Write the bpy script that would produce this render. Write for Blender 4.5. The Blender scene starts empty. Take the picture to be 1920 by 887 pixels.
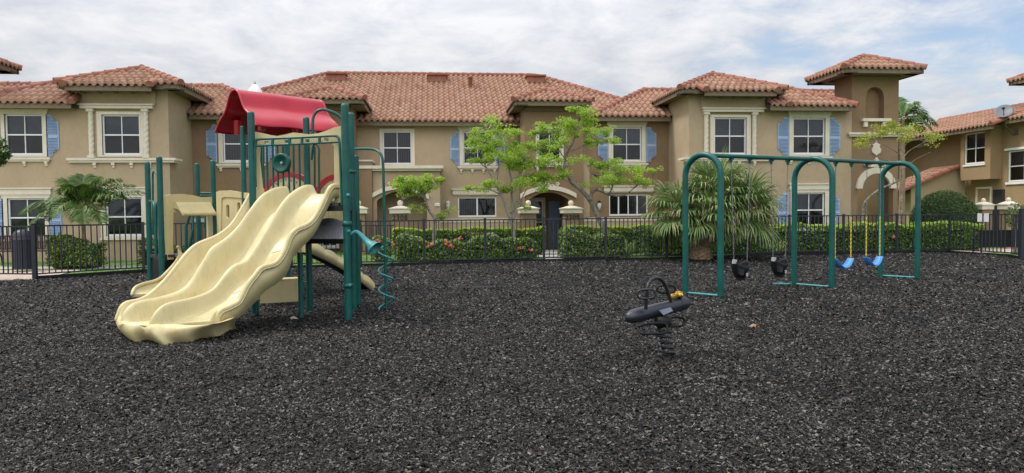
import bpy, bmesh, math, random
import numpy as np
from mathutils import Vector, Matrix
from mathutils.geometry import tessellate_polygon
random.seed(7); rng = np.random.default_rng(7)
SC = bpy.context.scene; COL = SC.collection
rad = math.radians

# ------------------------------------------------------------------ camera frame
F = 1330.0; PS = rad(6.1); TH = rad(2.0); RO = rad(0.55); EYE = 1.5
f0 = Vector((math.sin(PS), math.cos(PS), 0)); r0 = Vector((math.cos(PS), -math.sin(PS), 0)); zz = Vector((0, 0, 1))
FW = f0*math.cos(TH) - zz*math.sin(TH); uu = f0*math.sin(TH) + zz*math.cos(TH)
RT = r0*math.cos(RO) - uu*math.sin(RO); UP = r0*math.sin(RO) + uu*math.cos(RO)
CP = Vector((0, 0, EYE))
def ray(px, py): return FW + RT*((px-960)/F) + UP*((443.5-py)/F)
def onY(px, py, Y):                     # surveyed point on a wall plane y = Y
    d = ray(px, py); return CP + d*(Y/d.y)
def gr(px, py, h=0.0):                  # surveyed point on the ground
    d = ray(px, py); return CP + d*((h-EYE)/d.z)
def dp(px, py, D): return CP + ray(px, py)*D
def vpl(px, py, a, b):                  # point on the vertical plane through a and b
    d = ray(px, py); n = Vector((b[1]-a[1], a[0]-b[0], 0)); k = n.dot(Vector((a[0], a[1], 0)))/n.dot(d)
    return CP + d*k

# ------------------------------------------------------------------ mesh builder
class MB:
    def __init__(s, T=None): s.v = []; s.f = []; s.sm = []; s.T = T
    def add(s, vs, fs, smooth=False):
        o = len(s.v)
        if s.T: vs = [s.T(*p) for p in vs]
        s.v += [tuple(p) for p in vs]; s.f += [tuple(i+o for i in q) for q in fs]; s.sm += [smooth]*len(fs)
    def box(s, x0, x1, y0, y1, z0, z1, bev=0):
        s.add([(x0,y0,z0),(x1,y0,z0),(x1,y1,z0),(x0,y1,z0),(x0,y0,z1),(x1,y0,z1),(x1,y1,z1),(x0,y1,z1)],
              [(0,3,2,1),(4,5,6,7),(0,1,5,4),(1,2,6,5),(2,3,7,6),(3,0,4,7)])
    def obox(s, c, ax, ay, az, hx, hy, hz):     # oriented box
        c = Vector(c); P = []
        for k in (-1, 1):
            for (i, j) in ((-1,-1),(1,-1),(1,1),(-1,1)): P.append(c+ax*hx*i+ay*hy*j+az*hz*k)
        s.add(P, [(0,3,2,1),(4,5,6,7),(0,1,5,4),(1,2,6,5),(2,3,7,6),(3,0,4,7)])
    def tube(s, pts, r, n=10, cap=True, closed=False, round_ends=False):
        pts = [Vector(p) for p in pts]; N = len(pts)
        R = r if isinstance(r, (list, tuple)) else [r]*N
        if round_ends:
            d0 = (pts[0]-pts[1]).normalized(); d1 = (pts[-1]-pts[-2]).normalized()
            e0 = [(pts[0]+d0*R[0]*math.sin(a), R[0]*math.cos(a)) for a in (1.5, 1.1, .6)]
            e1 = [(pts[-1]+d1*R[-1]*math.sin(a), R[-1]*math.cos(a)) for a in (.6, 1.1, 1.5)]
            pts = [e[0] for e in e0]+pts+[e[0] for e in e1]; R = [e[1] for e in e0]+list(R)+[e[1] for e in e1]; N = len(pts)
        V = []; nrm = None
        for i in range(N):
            if closed: t = (pts[(i+1) % N]-pts[i-1]).normalized()
            else: t = (pts[min(i+1, N-1)]-pts[max(i-1, 0)]).normalized()
            if nrm is None:
                nrm = t.orthogonal().normalized()
            else:
                nrm = nrm - t*nrm.dot(t); nrm = nrm.normalized() if nrm.length > 1e-6 else t.orthogonal().normalized()
            b = t.cross(nrm)
            for k in range(n):
                a = 2*math.pi*k/n; V.append(pts[i]+(nrm*math.cos(a)+b*math.sin(a))*R[i])
        Fs = []
        for i in range(N if closed else N-1):
            j = (i+1) % N
            for k in range(n):
                l = (k+1) % n; Fs.append((i*n+k, i*n+l, j*n+l, j*n+k))
        s.add(V, Fs, True)
        if cap and not closed:
            s.add(V[:n], [tuple(range(n-1, -1, -1))]); s.add(V[-n:], [tuple(range(n))])
    def lathe(s, prof, c=(0,0,0), n=20, M=None):    # prof = [(r, z)]
        V = []
        for (r, z) in prof:
            for k in range(n):
                a = 2*math.pi*k/n; p = Vector((r*math.cos(a), r*math.sin(a), z))
                if M: p = M @ p
                V.append(p+Vector(c))
        Fs = []
        for i in range(len(prof)-1):
            for k in range(n):
                l = (k+1) % n; Fs.append((i*n+k, i*n+l, (i+1)*n+l, (i+1)*n+k))
        s.add(V, Fs, True)
    def ell(s, c, rx, ry, rz, n=18, m=10, M=None):
        V = []; 
        for i in range(m+1):
            t = math.pi*i/m
            for k in range(n):
                a = 2*math.pi*k/n; p = Vector((rx*math.sin(t)*math.cos(a), ry*math.sin(t)*math.sin(a), rz*math.cos(t)))
                if M: p = M @ p
                V.append(p+Vector(c))
        s.add(V, [(i*n+k, (i+1)*n+k, (i+1)*n+(k+1) % n, i*n+(k+1) % n) for i in range(m) for k in range(n)], True)
    def prism(s, loops, fn, t0, t1):         # loops: 2D outline (+holes); fn(u, w, t) -> point
        L = [[Vector((u, w, 0)) for u, w in lp] for lp in loops]
        tris = tessellate_polygon(L); flat = [p for lp in loops for p in lp]; n = len(flat)
        V = [fn(u, w, t0) for u, w in flat]+[fn(u, w, t1) for u, w in flat]
        Fs = [tuple(t) for t in tris]+[tuple(i+n for i in reversed(t)) for t in tris]
        o = 0
        for lp in loops:
            m = len(lp)
            for i in range(m):
                a = o+i; b = o+(i+1) % m; Fs.append((a, b, b+n, a+n))
            o += m
        s.add(V, Fs)
    def grid(s, P, smooth=True, closed_v=False):     # P[i][j]
        n = len(P); m = len(P[0]); Fs = []
        for i in range(n-1):
            for j in range(m if closed_v else m-1):
                k = (j+1) % m; Fs.append((i*m+j, i*m+k, (i+1)*m+k, (i+1)*m+j))
        s.add([p for r in P for p in r], Fs, smooth)
    def build(s, name, mat, parent=None, fix=True, origin=None):
        me = bpy.data.meshes.new(name); me.from_pydata(s.v, [], s.f); me.update()
        me.polygons.foreach_set('use_smooth', s.sm)
        if fix:
            bm = bmesh.new(); bm.from_mesh(me); bmesh.ops.recalc_face_normals(bm, faces=bm.faces); bm.to_mesh(me); bm.free()
        me.materials.append(mat)
        o = bpy.data.objects.new(name, me); COL.objects.link(o)
        if parent: o.parent = parent; o.matrix_parent_inverse = parent.matrix_basis.inverted()
        elif origin is not None:
            me.transform(Matrix.Translation(-Vector(origin))); o.location = origin
        return o
def np_mesh(name, V, Q, mat, parent=None, smooth=False):       # V (n,3), Q (m,k)
    me = bpy.data.meshes.new(name); V = np.asarray(V, np.float32); Q = np.asarray(Q, np.int32)
    me.vertices.add(len(V)); me.vertices.foreach_set('co', V.ravel())
    k = Q.shape[1]; me.loops.add(Q.size); me.loops.foreach_set('vertex_index', Q.ravel())
    me.polygons.add(len(Q)); me.polygons.foreach_set('loop_start', np.arange(0, Q.size, k, dtype=np.int32))
    me.polygons.foreach_set('loop_total', np.full(len(Q), k, np.int32))
    if smooth: me.polygons.foreach_set('use_smooth', np.ones(len(Q), bool))
    me.update(calc_edges=True); me.validate(); me.materials.append(mat)
    o = bpy.data.objects.new(name, me); COL.objects.link(o)
    if parent: o.parent = parent; o.matrix_parent_inverse = parent.matrix_basis.inverted()
    return o
def tag(o, label, cat, group=None, kind=None):
    o['label'] = label; o['category'] = cat
    if group: o['group'] = group
    if kind: o['kind'] = kind
    return o
def thing(name, label, cat, loc=(0,0,0), group=None):
    o = bpy.data.objects.new(name, None); o.empty_display_size = .2; COL.objects.link(o); o.location = loc
    return tag(o, label, cat, group)
def structure(o): o['kind'] = 'structure'; return o
def dup(root, loc=None, label=None):
    r = root.copy(); COL.objects.link(r)
    if loc is not None: r.location = loc
    if label: r['label'] = label
    for ch in root.children:
        c = ch.copy(); COL.objects.link(c); c.parent = r
        for g in ch.children:
            d = g.copy(); COL.objects.link(d); d.parent = c
    return r

# ------------------------------------------------------------------ materials
def lerp(a, b, t): return a+(b-a)*t
def mat(name, c, rough=.6, var=.10, vscale=3.0, bump=0.0, bscale=80.0, metal=0.0, spec=.5, c2=None, island=None, transl=0.0, coat=0.0, dirt=0.0):
    m = bpy.data.materials.new(name); m.use_nodes = True; nt = m.node_tree; N = nt.nodes; L = nt.links
    b = N['Principled BSDF']; b.inputs['Roughness'].default_value = rough; b.inputs['Metallic'].default_value = metal
    b.inputs['Specular IOR Level'].default_value = spec; b.inputs['Coat Weight'].default_value = coat
    tc = N.new('ShaderNodeTexCoord')
    nz = N.new('ShaderNodeTexNoise'); nz.inputs['Scale'].default_value = vscale; nz.inputs['Detail'].default_value = 5; nz.inputs['Roughness'].default_value = .65
    L.new(tc.outputs['Object'], nz.inputs['Vector'])
    rp = N.new('ShaderNodeValToRGB'); e = rp.color_ramp.elements; e[0].position = .3; e[1].position = .7
    ca = tuple(x*(1-var) for x in c)+(1,); cb = tuple(min(1, x*(1+var)) for x in (c2 or c))+(1,)
    e[0].color = ca; e[1].color = cb; L.new(nz.outputs['Fac'], rp.inputs['Fac']); out = rp.outputs['Color']
    if island:                                   # per piece colour (leaves, tiles, chips)
        g = N.new('ShaderNodeNewGeometry'); ri = N.new('ShaderNodeValToRGB'); ri.color_ramp.elements[0].color = tuple(island[0])+(1,); ri.color_ramp.elements[1].color = tuple(island[-1])+(1,)
        for i, q in enumerate(island[1:-1]):
            el = ri.color_ramp.elements.new((i+1)/(len(island)-1)); el.color = tuple(q)+(1,)
        L.new(g.outputs['Random Per Island'], ri.inputs['Fac'])
        mx = N.new('ShaderNodeMix'); mx.data_type = 'RGBA'; mx.blend_type = 'MULTIPLY'; mx.inputs['Factor'].default_value = 1
        L.new(out, mx.inputs[6]); L.new(ri.outputs['Color'], mx.inputs[7]); out = mx.outputs[2]
    if dirt:
        n2 = N.new('ShaderNodeTexNoise'); n2.inputs['Scale'].default_value = 14; n2.inputs['Detail'].default_value = 8; n2.inputs['Roughness'].default_value = .8
        mp = N.new('ShaderNodeMapping'); mp.inputs['Scale'].default_value = (1, 1, .25); L.new(tc.outputs['Object'], mp.inputs['Vector']); L.new(mp.outputs['Vector'], n2.inputs['Vector'])
        r2 = N.new('ShaderNodeValToRGB'); r2.color_ramp.elements[0].position = .5; r2.color_ramp.elements[1].position = .75
        r2.color_ramp.elements[0].color = (1,1,1,1); r2.color_ramp.elements[1].color = (1-dirt, 1-dirt, 1-dirt*1.1, 1); L.new(n2.outputs['Fac'], r2.inputs['Fac'])
        mx = N.new('ShaderNodeMix'); mx.data_type = 'RGBA'; mx.blend_type = 'MULTIPLY'; mx.inputs['Factor'].default_value = 1
        L.new(out, mx.inputs[6]); L.new(r2.outputs['Color'], mx.inputs[7]); out = mx.outputs[2]
    L.new(out, b.inputs['Base Color'])
    if bump:
        nb = N.new('ShaderNodeTexNoise'); nb.inputs['Scale'].default_value = bscale; nb.inputs['Detail'].default_value = 4
        L.new(tc.outputs['Object'], nb.inputs['Vector'])
        bp = N.new('ShaderNodeBump'); bp.inputs['Strength'].default_value = bump; bp.inputs['Distance'].default_value = .02
        L.new(nb.outputs['Fac'], bp.inputs['Height']); L.new(bp.outputs['Normal'], b.inputs['Normal'])
    if transl:
        tr = N.new('ShaderNodeBsdfTranslucent'); L.new(out, tr.inputs['Color']); ms = N.new('ShaderNodeMixShader'); ms.inputs['Fac'].default_value = transl
        L.new(b.outputs['BSDF'], ms.inputs[1]); L.new(tr.outputs['BSDF'], ms.inputs[2]); L.new(ms.outputs['Shader'], N['Material Output'].inputs['Surface'])
    return m
M = {}
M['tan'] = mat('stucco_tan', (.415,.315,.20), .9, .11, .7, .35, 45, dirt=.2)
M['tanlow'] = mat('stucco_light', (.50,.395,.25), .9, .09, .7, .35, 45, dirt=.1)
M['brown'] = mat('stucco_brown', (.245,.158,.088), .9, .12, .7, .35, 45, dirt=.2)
M['fascia'] = mat('fascia_paint', (.17,.125,.075), .7, .12, 2, dirt=.15)
M['trim'] = mat('cream_trim', (.67,.60,.475), .75, .07, 2, .1, 60, dirt=.2)
M['white'] = mat('white_vinyl', (.78,.78,.76), .45, .03, 2)
M['tile'] = mat('clay_tile', (.47,.46,.455), .8, .12, 6, .2, 60, island=[(.48,.235,.14),(.59,.31,.19),(.67,.375,.245),(.56,.285,.172),(.71,.42,.285)], dirt=.22)
M['cap'] = mat('ridge_tile', (.5,.5,.5), .8, .25, 6, .2, 60, island=[(.38,.13,.085),(.56,.22,.14),(.48,.18,.12)], dirt=.25)
M['under'] = mat('roof_underlay', (.12,.06,.045), .9)
M['shutter'] = mat('blue_shutter', (.30,.405,.575), .55, .06, 3)
M['green'] = mat('green_powder_coat', (.002,.072,.060), .36, .15, 4, c2=(.005,.092,.077), dirt=.18, spec=.4)
M['teal'] = mat('faded_teal_plastic', (.03,.22,.22), .45, .2, 9)
M['plastic'] = mat('tan_plastic', (.555,.468,.238), .42, .08, 2.5, .03, 120, dirt=.24)
M['red'] = mat('red_plastic', (.40,.008,.023), .30, .10, 2)
M['black'] = mat('black_rubber', (.008,.008,.009), .6, .2, 8, spec=.25)
M['deckm'] = mat('coated_deck', (.018,.018,.02), .6, .2, 8)
M['iron'] = mat('fence_paint', (.014,.016,.026), .45, .25, 6)
M['steel'] = mat('galvanized', (.22,.22,.22), .4, .25, 20, metal=.8)
M['ribs'] = mat('worn_grey_metal', (.42,.42,.43), .5, .2, 14, metal=.15)
M['tan2'] = mat('stucco_ochre', (.33,.225,.12), .9, .10, .7, .35, 45, dirt=.12)
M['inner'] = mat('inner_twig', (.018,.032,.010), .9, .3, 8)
M['blue'] = mat('blue_rubber_seat', (.05,.22,.62), .45, .1, 8)
M['yellow'] = mat('yellow_coating', (.62,.47,.035), .5, .15, 10)
M['rider'] = mat('charcoal_plastic', (.018,.020,.028), .36, .25, 7, .05, 90)
M['grayp'] = mat('grey_tube', (.012,.012,.014), .38, .2, 8, spec=.4)
M['plate'] = mat('blue_grey_plate', (.22,.25,.33), .4, .15, 8)
M['bark'] = mat('grey_bark', (.10,.085,.065), .95, .35, 9, .6, 30, c2=(.22,.20,.165))
M['barkpale'] = mat('pale_bark', (.24,.22,.19), .95, .25, 9, .5, 30)
M['palmbark'] = mat('palm_boots', (.30,.21,.12), .95, .35, 9, .6, 25)
M['leaf_y'] = mat('new_green_leaf', (.62,.62,.62), .5, .2, 2, spec=.3, island=[(.34,.62,.05),(.52,.82,.09),(.62,.86,.12),(.78,.88,.16)], transl=.5)
M['leaf_yy'] = mat('yellow_green_leaf', (.58,.58,.58), .5, .2, 2, spec=.3, island=[(.42,.58,.06),(.62,.72,.10),(.8,.78,.16)], transl=.4)
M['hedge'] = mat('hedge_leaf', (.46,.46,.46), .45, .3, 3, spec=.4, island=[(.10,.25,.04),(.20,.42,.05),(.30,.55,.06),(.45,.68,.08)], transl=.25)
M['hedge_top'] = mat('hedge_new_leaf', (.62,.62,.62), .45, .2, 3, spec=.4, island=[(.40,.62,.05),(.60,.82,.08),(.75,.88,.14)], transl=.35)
M['ixora'] = mat('ixora_leaf', (.46,.46,.46), .4, .3, 3, spec=.45, island=[(.10,.22,.05),(.25,.45,.08),(.42,.60,.12),(.62,.70,.2)], transl=.25)
M['box'] = mat('dark_shrub_leaf', (.34,.34,.34), .45, .3, 3, spec=.4, island=[(.08,.18,.04),(.16,.32,.05),(.28,.46,.06)], transl=.2)
M['flower'] = mat('red_orange_flower', (.50,.10,.07), .6, .25, 20, c2=(.62,.2,.12))
M['palm'] = mat('palm_leaflet', (.40,.40,.40), .45, .2, 3, spec=.4, island=[(.10,.25,.045),(.20,.40,.07),(.36,.54,.10)], transl=.25)
M['fan'] = mat('fan_palm_leaf', (.42,.42,.42), .45, .2, 3, spec=.4, island=[(.20,.38,.10),(.34,.54,.15),(.50,.66,.22),(.80,.80,.40)], transl=.25)
M['grassb'] = mat('grass_blade', (.3,.3,.3), .6, .2, 2, island=[(.15,.36,.04),(.3,.55,.07),(.45,.62,.12)], transl=.25)
M['paver'] = mat('pinkish_paver', (.42,.33,.27), .85, .2, 6, .2, 40)
M['conc'] = mat('concrete', (.42,.40,.36), .9, .15, 5, .2, 40)
M['wood'] = mat('dark_bench_wood', (.05,.022,.02), .6, .3, 8)
M['paper'] = mat('white_paper', (.55,.56,.56), .8, .03)
M['glasslamp'] = mat('frosted_lamp_glass', (.75,.75,.72), .3, .05)
M['door'] = mat('blue_grey_door', (.16,.22,.34), .5, .08)
M['dark'] = mat('dark_void', (.02,.02,.02), .9)
M['num'] = mat('dark_numerals', (.02,.018,.015), .6)
M['dish'] = mat('grey_dish', (.13,.14,.15), .5, .1)
M['pillar'] = mat('pillar_stucco', (.26,.18,.105), .9, .1, 1.2, .35, 45)
def blind_mat(name, c, scale):
    m = mat(name, c, .8); nt = m.node_tree; N = nt.nodes; L = nt.links
    tc = N.new('ShaderNodeTexCoord'); w = N.new('ShaderNodeTexWave'); w.bands_direction = 'X'; w.inputs['Scale'].default_value = scale; w.inputs['Distortion'].default_value = .4
    L.new(tc.outputs['Object'], w.inputs['Vector']); r = N.new('ShaderNodeValToRGB'); r.color_ramp.elements[0].color = tuple(x*.25 for x in c)+(1,); r.color_ramp.elements[1].color = tuple(c)+(1,)
    L.new(w.outputs['Fac'], r.inputs['Fac']); L.new(r.outputs['Color'], N['Principled BSDF'].inputs['Base Color']); return m
M['blind_or_sheen'] = blind_mat('vertical_blind', (.075,.075,.08), 3.3)
M['upper_sheen'] = mat('painted_reflection', (.13,.145,.17), .9, .15, 2)  # paler upper window half: reflection put into the colour
M['shade'] = mat('window_screen', (.022,.023,.026), .9, .3, 2)
def glass_mat():
    m = bpy.data.materials.new('window_glass'); m.use_nodes = True; N = m.node_tree.nodes; L = m.node_tree.links
    N.remove(N['Principled BSDF']); t = N.new('ShaderNodeBsdfTransparent'); t.inputs['Color'].default_value = (.62,.64,.66,1)
    g = N.new('ShaderNodeBsdfGlossy'); g.inputs['Roughness'].default_value = .03
    fr = N.new('ShaderNodeFresnel'); fr.inputs['IOR'].default_value = 1.55
    tc = N.new('ShaderNodeTexCoord'); nz = N.new('ShaderNodeTexNoise'); nz.inputs['Scale'].default_value = 2.2; nz.inputs['Detail'].default_value = 1
    bp = N.new('ShaderNodeBump'); bp.inputs['Strength'].default_value = .05; bp.inputs['Distance'].default_value = .05
    L.new(tc.outputs['Object'], nz.inputs['Vector']); L.new(nz.outputs['Fac'], bp.inputs['Height']); L.new(bp.outputs['Normal'], g.inputs['Normal'])
    x = N.new('ShaderNodeMixShader'); L.new(fr.outputs['Fac'], x.inputs['Fac']); L.new(t.outputs['BSDF'], x.inputs[1]); L.new(g.outputs['BSDF'], x.inputs[2])
    L.new(x.outputs['Shader'], N['Material Output'].inputs['Surface']); return m
M['glass'] = glass_mat()
def mulch_mat():
    m = bpy.data.materials.new('rubber_mulch'); m.use_nodes = True; N = m.node_tree.nodes; L = m.node_tree.links; b = N['Principled BSDF']
    b.inputs['Roughness'].default_value = .8; b.inputs['Specular IOR Level'].default_value = .2
    tc = N.new('ShaderNodeTexCoord'); wn = N.new('ShaderNodeTexNoise'); wn.inputs['Scale'].default_value = 22; wn.inputs['Detail'].default_value = 2
    L.new(tc.outputs['Object'], wn.inputs['Vector']); mx = N.new('ShaderNodeVectorMath'); mx.operation = 'MULTIPLY_ADD'; mx.inputs[1].default_value = (.05,.05,.05)
    L.new(wn.outputs['Color'], mx.inputs[0]); L.new(tc.outputs['Object'], mx.inputs[2])
    v = N.new('ShaderNodeTexVoronoi'); v.inputs['Scale'].default_value = 34; L.new(mx.outputs[0], v.inputs['Vector'])
    sp = N.new('ShaderNodeSeparateColor'); L.new(v.outputs['Color'], sp.inputs[0])
    r = N.new('ShaderNodeValToRGB'); e = r.color_ramp.elements; e[0].position = 0; e[0].color = (.006,.006,.0065,1); e[1].position = 1; e[1].color = (.05,.049,.048,1)
    q = e.new(.55); q.color = (.009,.0088,.0085,1); q = e.new(.85); q.color = (.022,.0215,.021,1)
    L.new(sp.outputs[0], r.inputs['Fac'])
    n2 = N.new('ShaderNodeTexNoise'); n2.inputs['Scale'].default_value = .45; n2.inputs['Detail'].default_value = 5; L.new(tc.outputs['Object'], n2.inputs['Vector'])
    r2 = N.new('ShaderNodeValToRGB'); r2.color_ramp.elements[0].position = .35; r2.color_ramp.elements[1].position = .65; r2.color_ramp.elements[0].color = (.7,.7,.7,1); r2.color_ramp.elements[1].color = (1.15,1.13,1.12,1); L.new(n2.outputs['Fac'], r2.inputs['Fac'])
    mm = N.new('ShaderNodeMix'); mm.data_type = 'RGBA'; mm.blend_type = 'MULTIPLY'; mm.inputs['Factor'].default_value = 1; L.new(r.outputs['Color'], mm.inputs[6]); L.new(r2.outputs['Color'], mm.inputs[7])
    L.new(mm.outputs[2], b.inputs['Base Color'])
    ad = N.new('ShaderNodeMath'); ad.operation = 'ADD'; L.new(v.outputs['Distance'], ad.inputs[0]); L.new(sp.outputs[1], ad.inputs[1])
    bp = N.new('ShaderNodeBump'); bp.inputs['Strength'].default_value = .9; bp.inputs['Distance'].default_value = .02; L.new(ad.outputs[0], bp.inputs['Height']); L.new(bp.outputs['Normal'], b.inputs['Normal'])
    return m
M['mulch'] = mulch_mat()
M['chip'] = mat('rubber_chip', (.45,.43,.405), .7, .3, .7, spec=.25, island=[(.004,.004,.004),(.009,.0088,.0086),(.018,.0176,.017),(.032,.0313,.0303),(.052,.0508,.049),(.09,.0877,.0845),(.165,.160,.153),(.40,.38,.355)])
M['lawn'] = mat('lawn', (.075,.16,.022), .9, .4, 4, .6, 60, c2=(.11,.20,.03))
# ================================================================== THE TOWNHOUSE ROW
YT, Y1, Y2 = 25.4, 27.7, 29.4
row = thing('townhouse_row', 'long tan two storey townhouse row with terracotta tile roofs behind the playground', 'building', (0, YT, 0))
def wall(parent, x0, x1, z0, z1, Y, holes, m, T=None, rev=.16, ends=None):
    mb = MB(T); xs = sorted({x0, x1}|{h[0] for h in holes}|{h[1] for h in holes}); zs = sorted({z0, z1}|{h[2] for h in holes}|{h[3] for h in holes})
    for i in range(len(xs)-1):
        for j in range(len(zs)-1):
            cx = (xs[i]+xs[i+1])/2; cz = (zs[j]+zs[j+1])/2
            if any(h[0] < cx < h[1] and h[2] < cz < h[3] for h in holes): continue
            mb.add([(xs[i],Y,zs[j]),(xs[i+1],Y,zs[j]),(xs[i+1],Y,zs[j+1]),(xs[i],Y,zs[j+1])], [(0,1,2,3)])
    for h in holes:
        a, b, c, d = h; Yb = Y+rev
        mb.add([(a,Y,c),(b,Y,c),(b,Y,d),(a,Y,d),(a,Yb,c),(b,Yb,c),(b,Yb,d),(a,Yb,d)], [(0,1,5,4),(1,2,6,5),(2,3,7,6),(3,0,4,7)])
    if ends:                              # return walls running back from the corners
        for (x, yb) in ends: mb.add([(x,Y,z0),(x,yb,z0),(x,yb,z1),(x,Y,z1)], [(0,1,2,3)])
    return mb.build('wall', m, parent, fix=False)
def window(parent, x0, x1, z0, z1, Y, T=None, kind='sash', trim=True, header=True, sill='sill', blind_or_sheen='shade', brackets=3, tw=.16):
    f = MB(T); a = .05; yf = Y+.04; yb = Y+.12; cx = (x0+x1)/2; cz = (z0+z1)/2
    f.box(x0, x0+a, yf, yb, z0, z1); f.box(x1-a, x1, yf, yb, z0, z1); f.box(x0+a, x1-a, yf, yb, z1-a, z1); f.box(x0+a, x1-a, yf, yb, z0, z0+a*1.3)
    if kind == 'sash':
        f.box(x0+a, x1-a, yf+.005, yb, cz-.022, cz+.022); f.box(cx-.012, cx+.012, yf+.015, yb-.01, z0+a*1.3, cz-.022); f.box(cx-.012, cx+.012, yf+.015, yb-.01, cz+.022, z1-a)
    elif kind == 'slider2': f.box(cx-.03, cx+.03, yf+.005, yb, z0+a*1.3, z1-a)
    else:
        for q in (.25, .73): 
            xx = lerp(x0, x1, q); f.box(xx-.025, xx+.025, yf+.005, yb, z0+a*1.3, z1-a)
        xx = lerp(x0, x1, .5); f.box(xx-.02, xx+.02, yf+.01, yb, z0+a*1.3, z1-a)
    w = f.build('window', M['white'], parent)
    g = MB(T); g.add([(x0+a,Y+.085,z0+a),(x1-a,Y+.085,z0+a),(x1-a,Y+.085,z1-a),(x0+a,Y+.085,z1-a)], [(0,1,2,3)]); g.build('pane', M['glass'], w, fix=False)
    b = MB(T)
    if blind_or_sheen == 'shade':                 # insect screen over the lower half, painted bluish reflection above
        b.add([(x0,Y+.155,z0),(x1,Y+.155,z0),(x1,Y+.155,cz),(x0,Y+.155,cz)], [(0,1,2,3)]); b.build('screen', M['shade'], w, fix=False)
        b = MB(T); b.add([(x0,Y+.158,cz),(x1,Y+.158,cz),(x1,Y+.158,z1),(x0,Y+.158,z1)], [(0,1,2,3)]); b.build('blind_or_sheen', M['upper_sheen'], w, fix=False)
    else:
        b.add([(x0,Y+.155,z0),(x1,Y+.155,z0),(x1,Y+.155,z1),(x0,Y+.155,z1)], [(0,1,2,3)]); b.build('blind_or_sheen', M['blind_or_sheen'], w, fix=False)
    if trim:
        t = MB(T); p = Y-.035; t.box(x0-tw, x0, p, Y+.04, z0-.06, z1+.10); t.box(x1, x1+tw, p, Y+.04, z0-.06, z1+.10)
        t.box(x0, x1, p, Y+.04, z1, z1+.10); t.box(x0, x1, p, Y+.04, z0-.06, z0); t.build('trim', M['trim'], w)
    if header:
        t = MB(T); e = tw+.05
        t.box(x0-e, x1+e, Y-.07, Y, z1+.12, z1+.30); t.box(x0-e-.05, x1+e+.05, Y-.11, Y, z1+.302, z1+.35); t.box(x0-e+.03, x1+e-.03, Y-.05, Y, z1+.08, z1+.118)
        t.build('header', M['trim'], w)
    if sill == 'sill':
        t = MB(T); e = tw+.08
        t.box(x0-e, x1+e, Y-.12, Y, z0-.16, z0-.085); t.box(x0-e+.04, x1+e-.04, Y-.08, Y, z0-.22, z0-.162)
        for i in range(brackets):
            xx = lerp(x0-e+.15, x1+e-.15, i/max(1, brackets-1)); t.box(xx-.05, xx+.05, Y-.075, Y, z0-.29, z0-.222); t.box(xx-.04, xx+.04, Y-.045, Y, z0-.36, z0-.292)
        t.build('sill', M['trim'], w)
    elif sill == 'plain':
        t = MB(T); t.box(x0-tw-.04, x1+tw+.04, Y-.06, Y, z0-.13, z0-.064); t.build('sill', M['trim'], w)
    return w
def shutter(parent, x0, x1, z0, z1, Y, outer=1):
    # louvred panel whose outer corners are cut in scallops; outer = +1 right side, -1 left side
    w = x1-x0; h = z1-z0; c = .20
    def X(t): return x0+t if outer > 0 else x1-t
    out = [(0, 0), (w-c-.03, 0), (w-c-.03, .03)]
    for i in range(5):
        a = i/4*math.pi/2; out.append((w-.03-c*math.cos(a)*.9, .04+c*math.sin(a)*.95))
    out += [(w-.0, c+.06), (w, h-c-.06)]
    for i in range(5):
        a = (1-i/4)*math.pi/2; out.append((w-.03-c*math.cos(a)*.9, h-.04-c*math.sin(a)*.95))
    out += [(w-c-.03, h-.03), (w-c-.03, h), (0, h)]
    mb = MB(); mb.prism([out], lambda u, v, t: (X(u), t, z0+v), Y-.035, Y-.002)
    for s in (0, 1):
        za = z0+.05+s*(h/2-.0); zb = za+h/2-.10; n = 12
        for i in range(n):
            zc = lerp(za, zb, (i+.5)/n); rel = min(zc-z0, z1-zc); wd = w-.045-(c*.95 if rel < c*.7 else (.06 if rel < c+.06 else 0))
            u0, u1 = .035, wd; a, b = X(u0), X(u1); a, b = min(a, b), max(a, b)
            hh = (zb-za)/n*.34
            mb.add([(a,Y-.037,zc+hh),(b,Y-.037,zc+hh),(b,Y-.075,zc-hh*.8),(a,Y-.075,zc-hh*.8),(b,Y-.037,zc-hh),(a,Y-.037,zc-hh)], [(0,1,2,3),(3,2,4,5),(0,3,5),(1,4,2)])
    return mb.build('shutter', M['shutter'], parent)
def column(parent, xc, z0, z1, Y, r=.085):
    mb = MB(); n = 14; P = []; m = 64
    for i in range(m+1):
        z = lerp(z0+.09, z1-.09, i/m); ring = []
        for k in range(n):
            a = 2*math.pi*k/n; rr = r*(.86+.16*abs(math.sin((a*1.0-(z-z0)*17)*1.0)))
            ring.append((xc+rr*math.cos(a), Y-.055+rr*math.sin(a), z))
        P.append(ring)
    mb.grid(P, True, True); mb.box(xc-.11, xc+.11, Y-.16, Y, z0, z0+.09); mb.box(xc-.11, xc+.11, Y-.16, Y, z1-.09, z1)
    return mb.build('twisted_column', M['trim'], parent)
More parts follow.
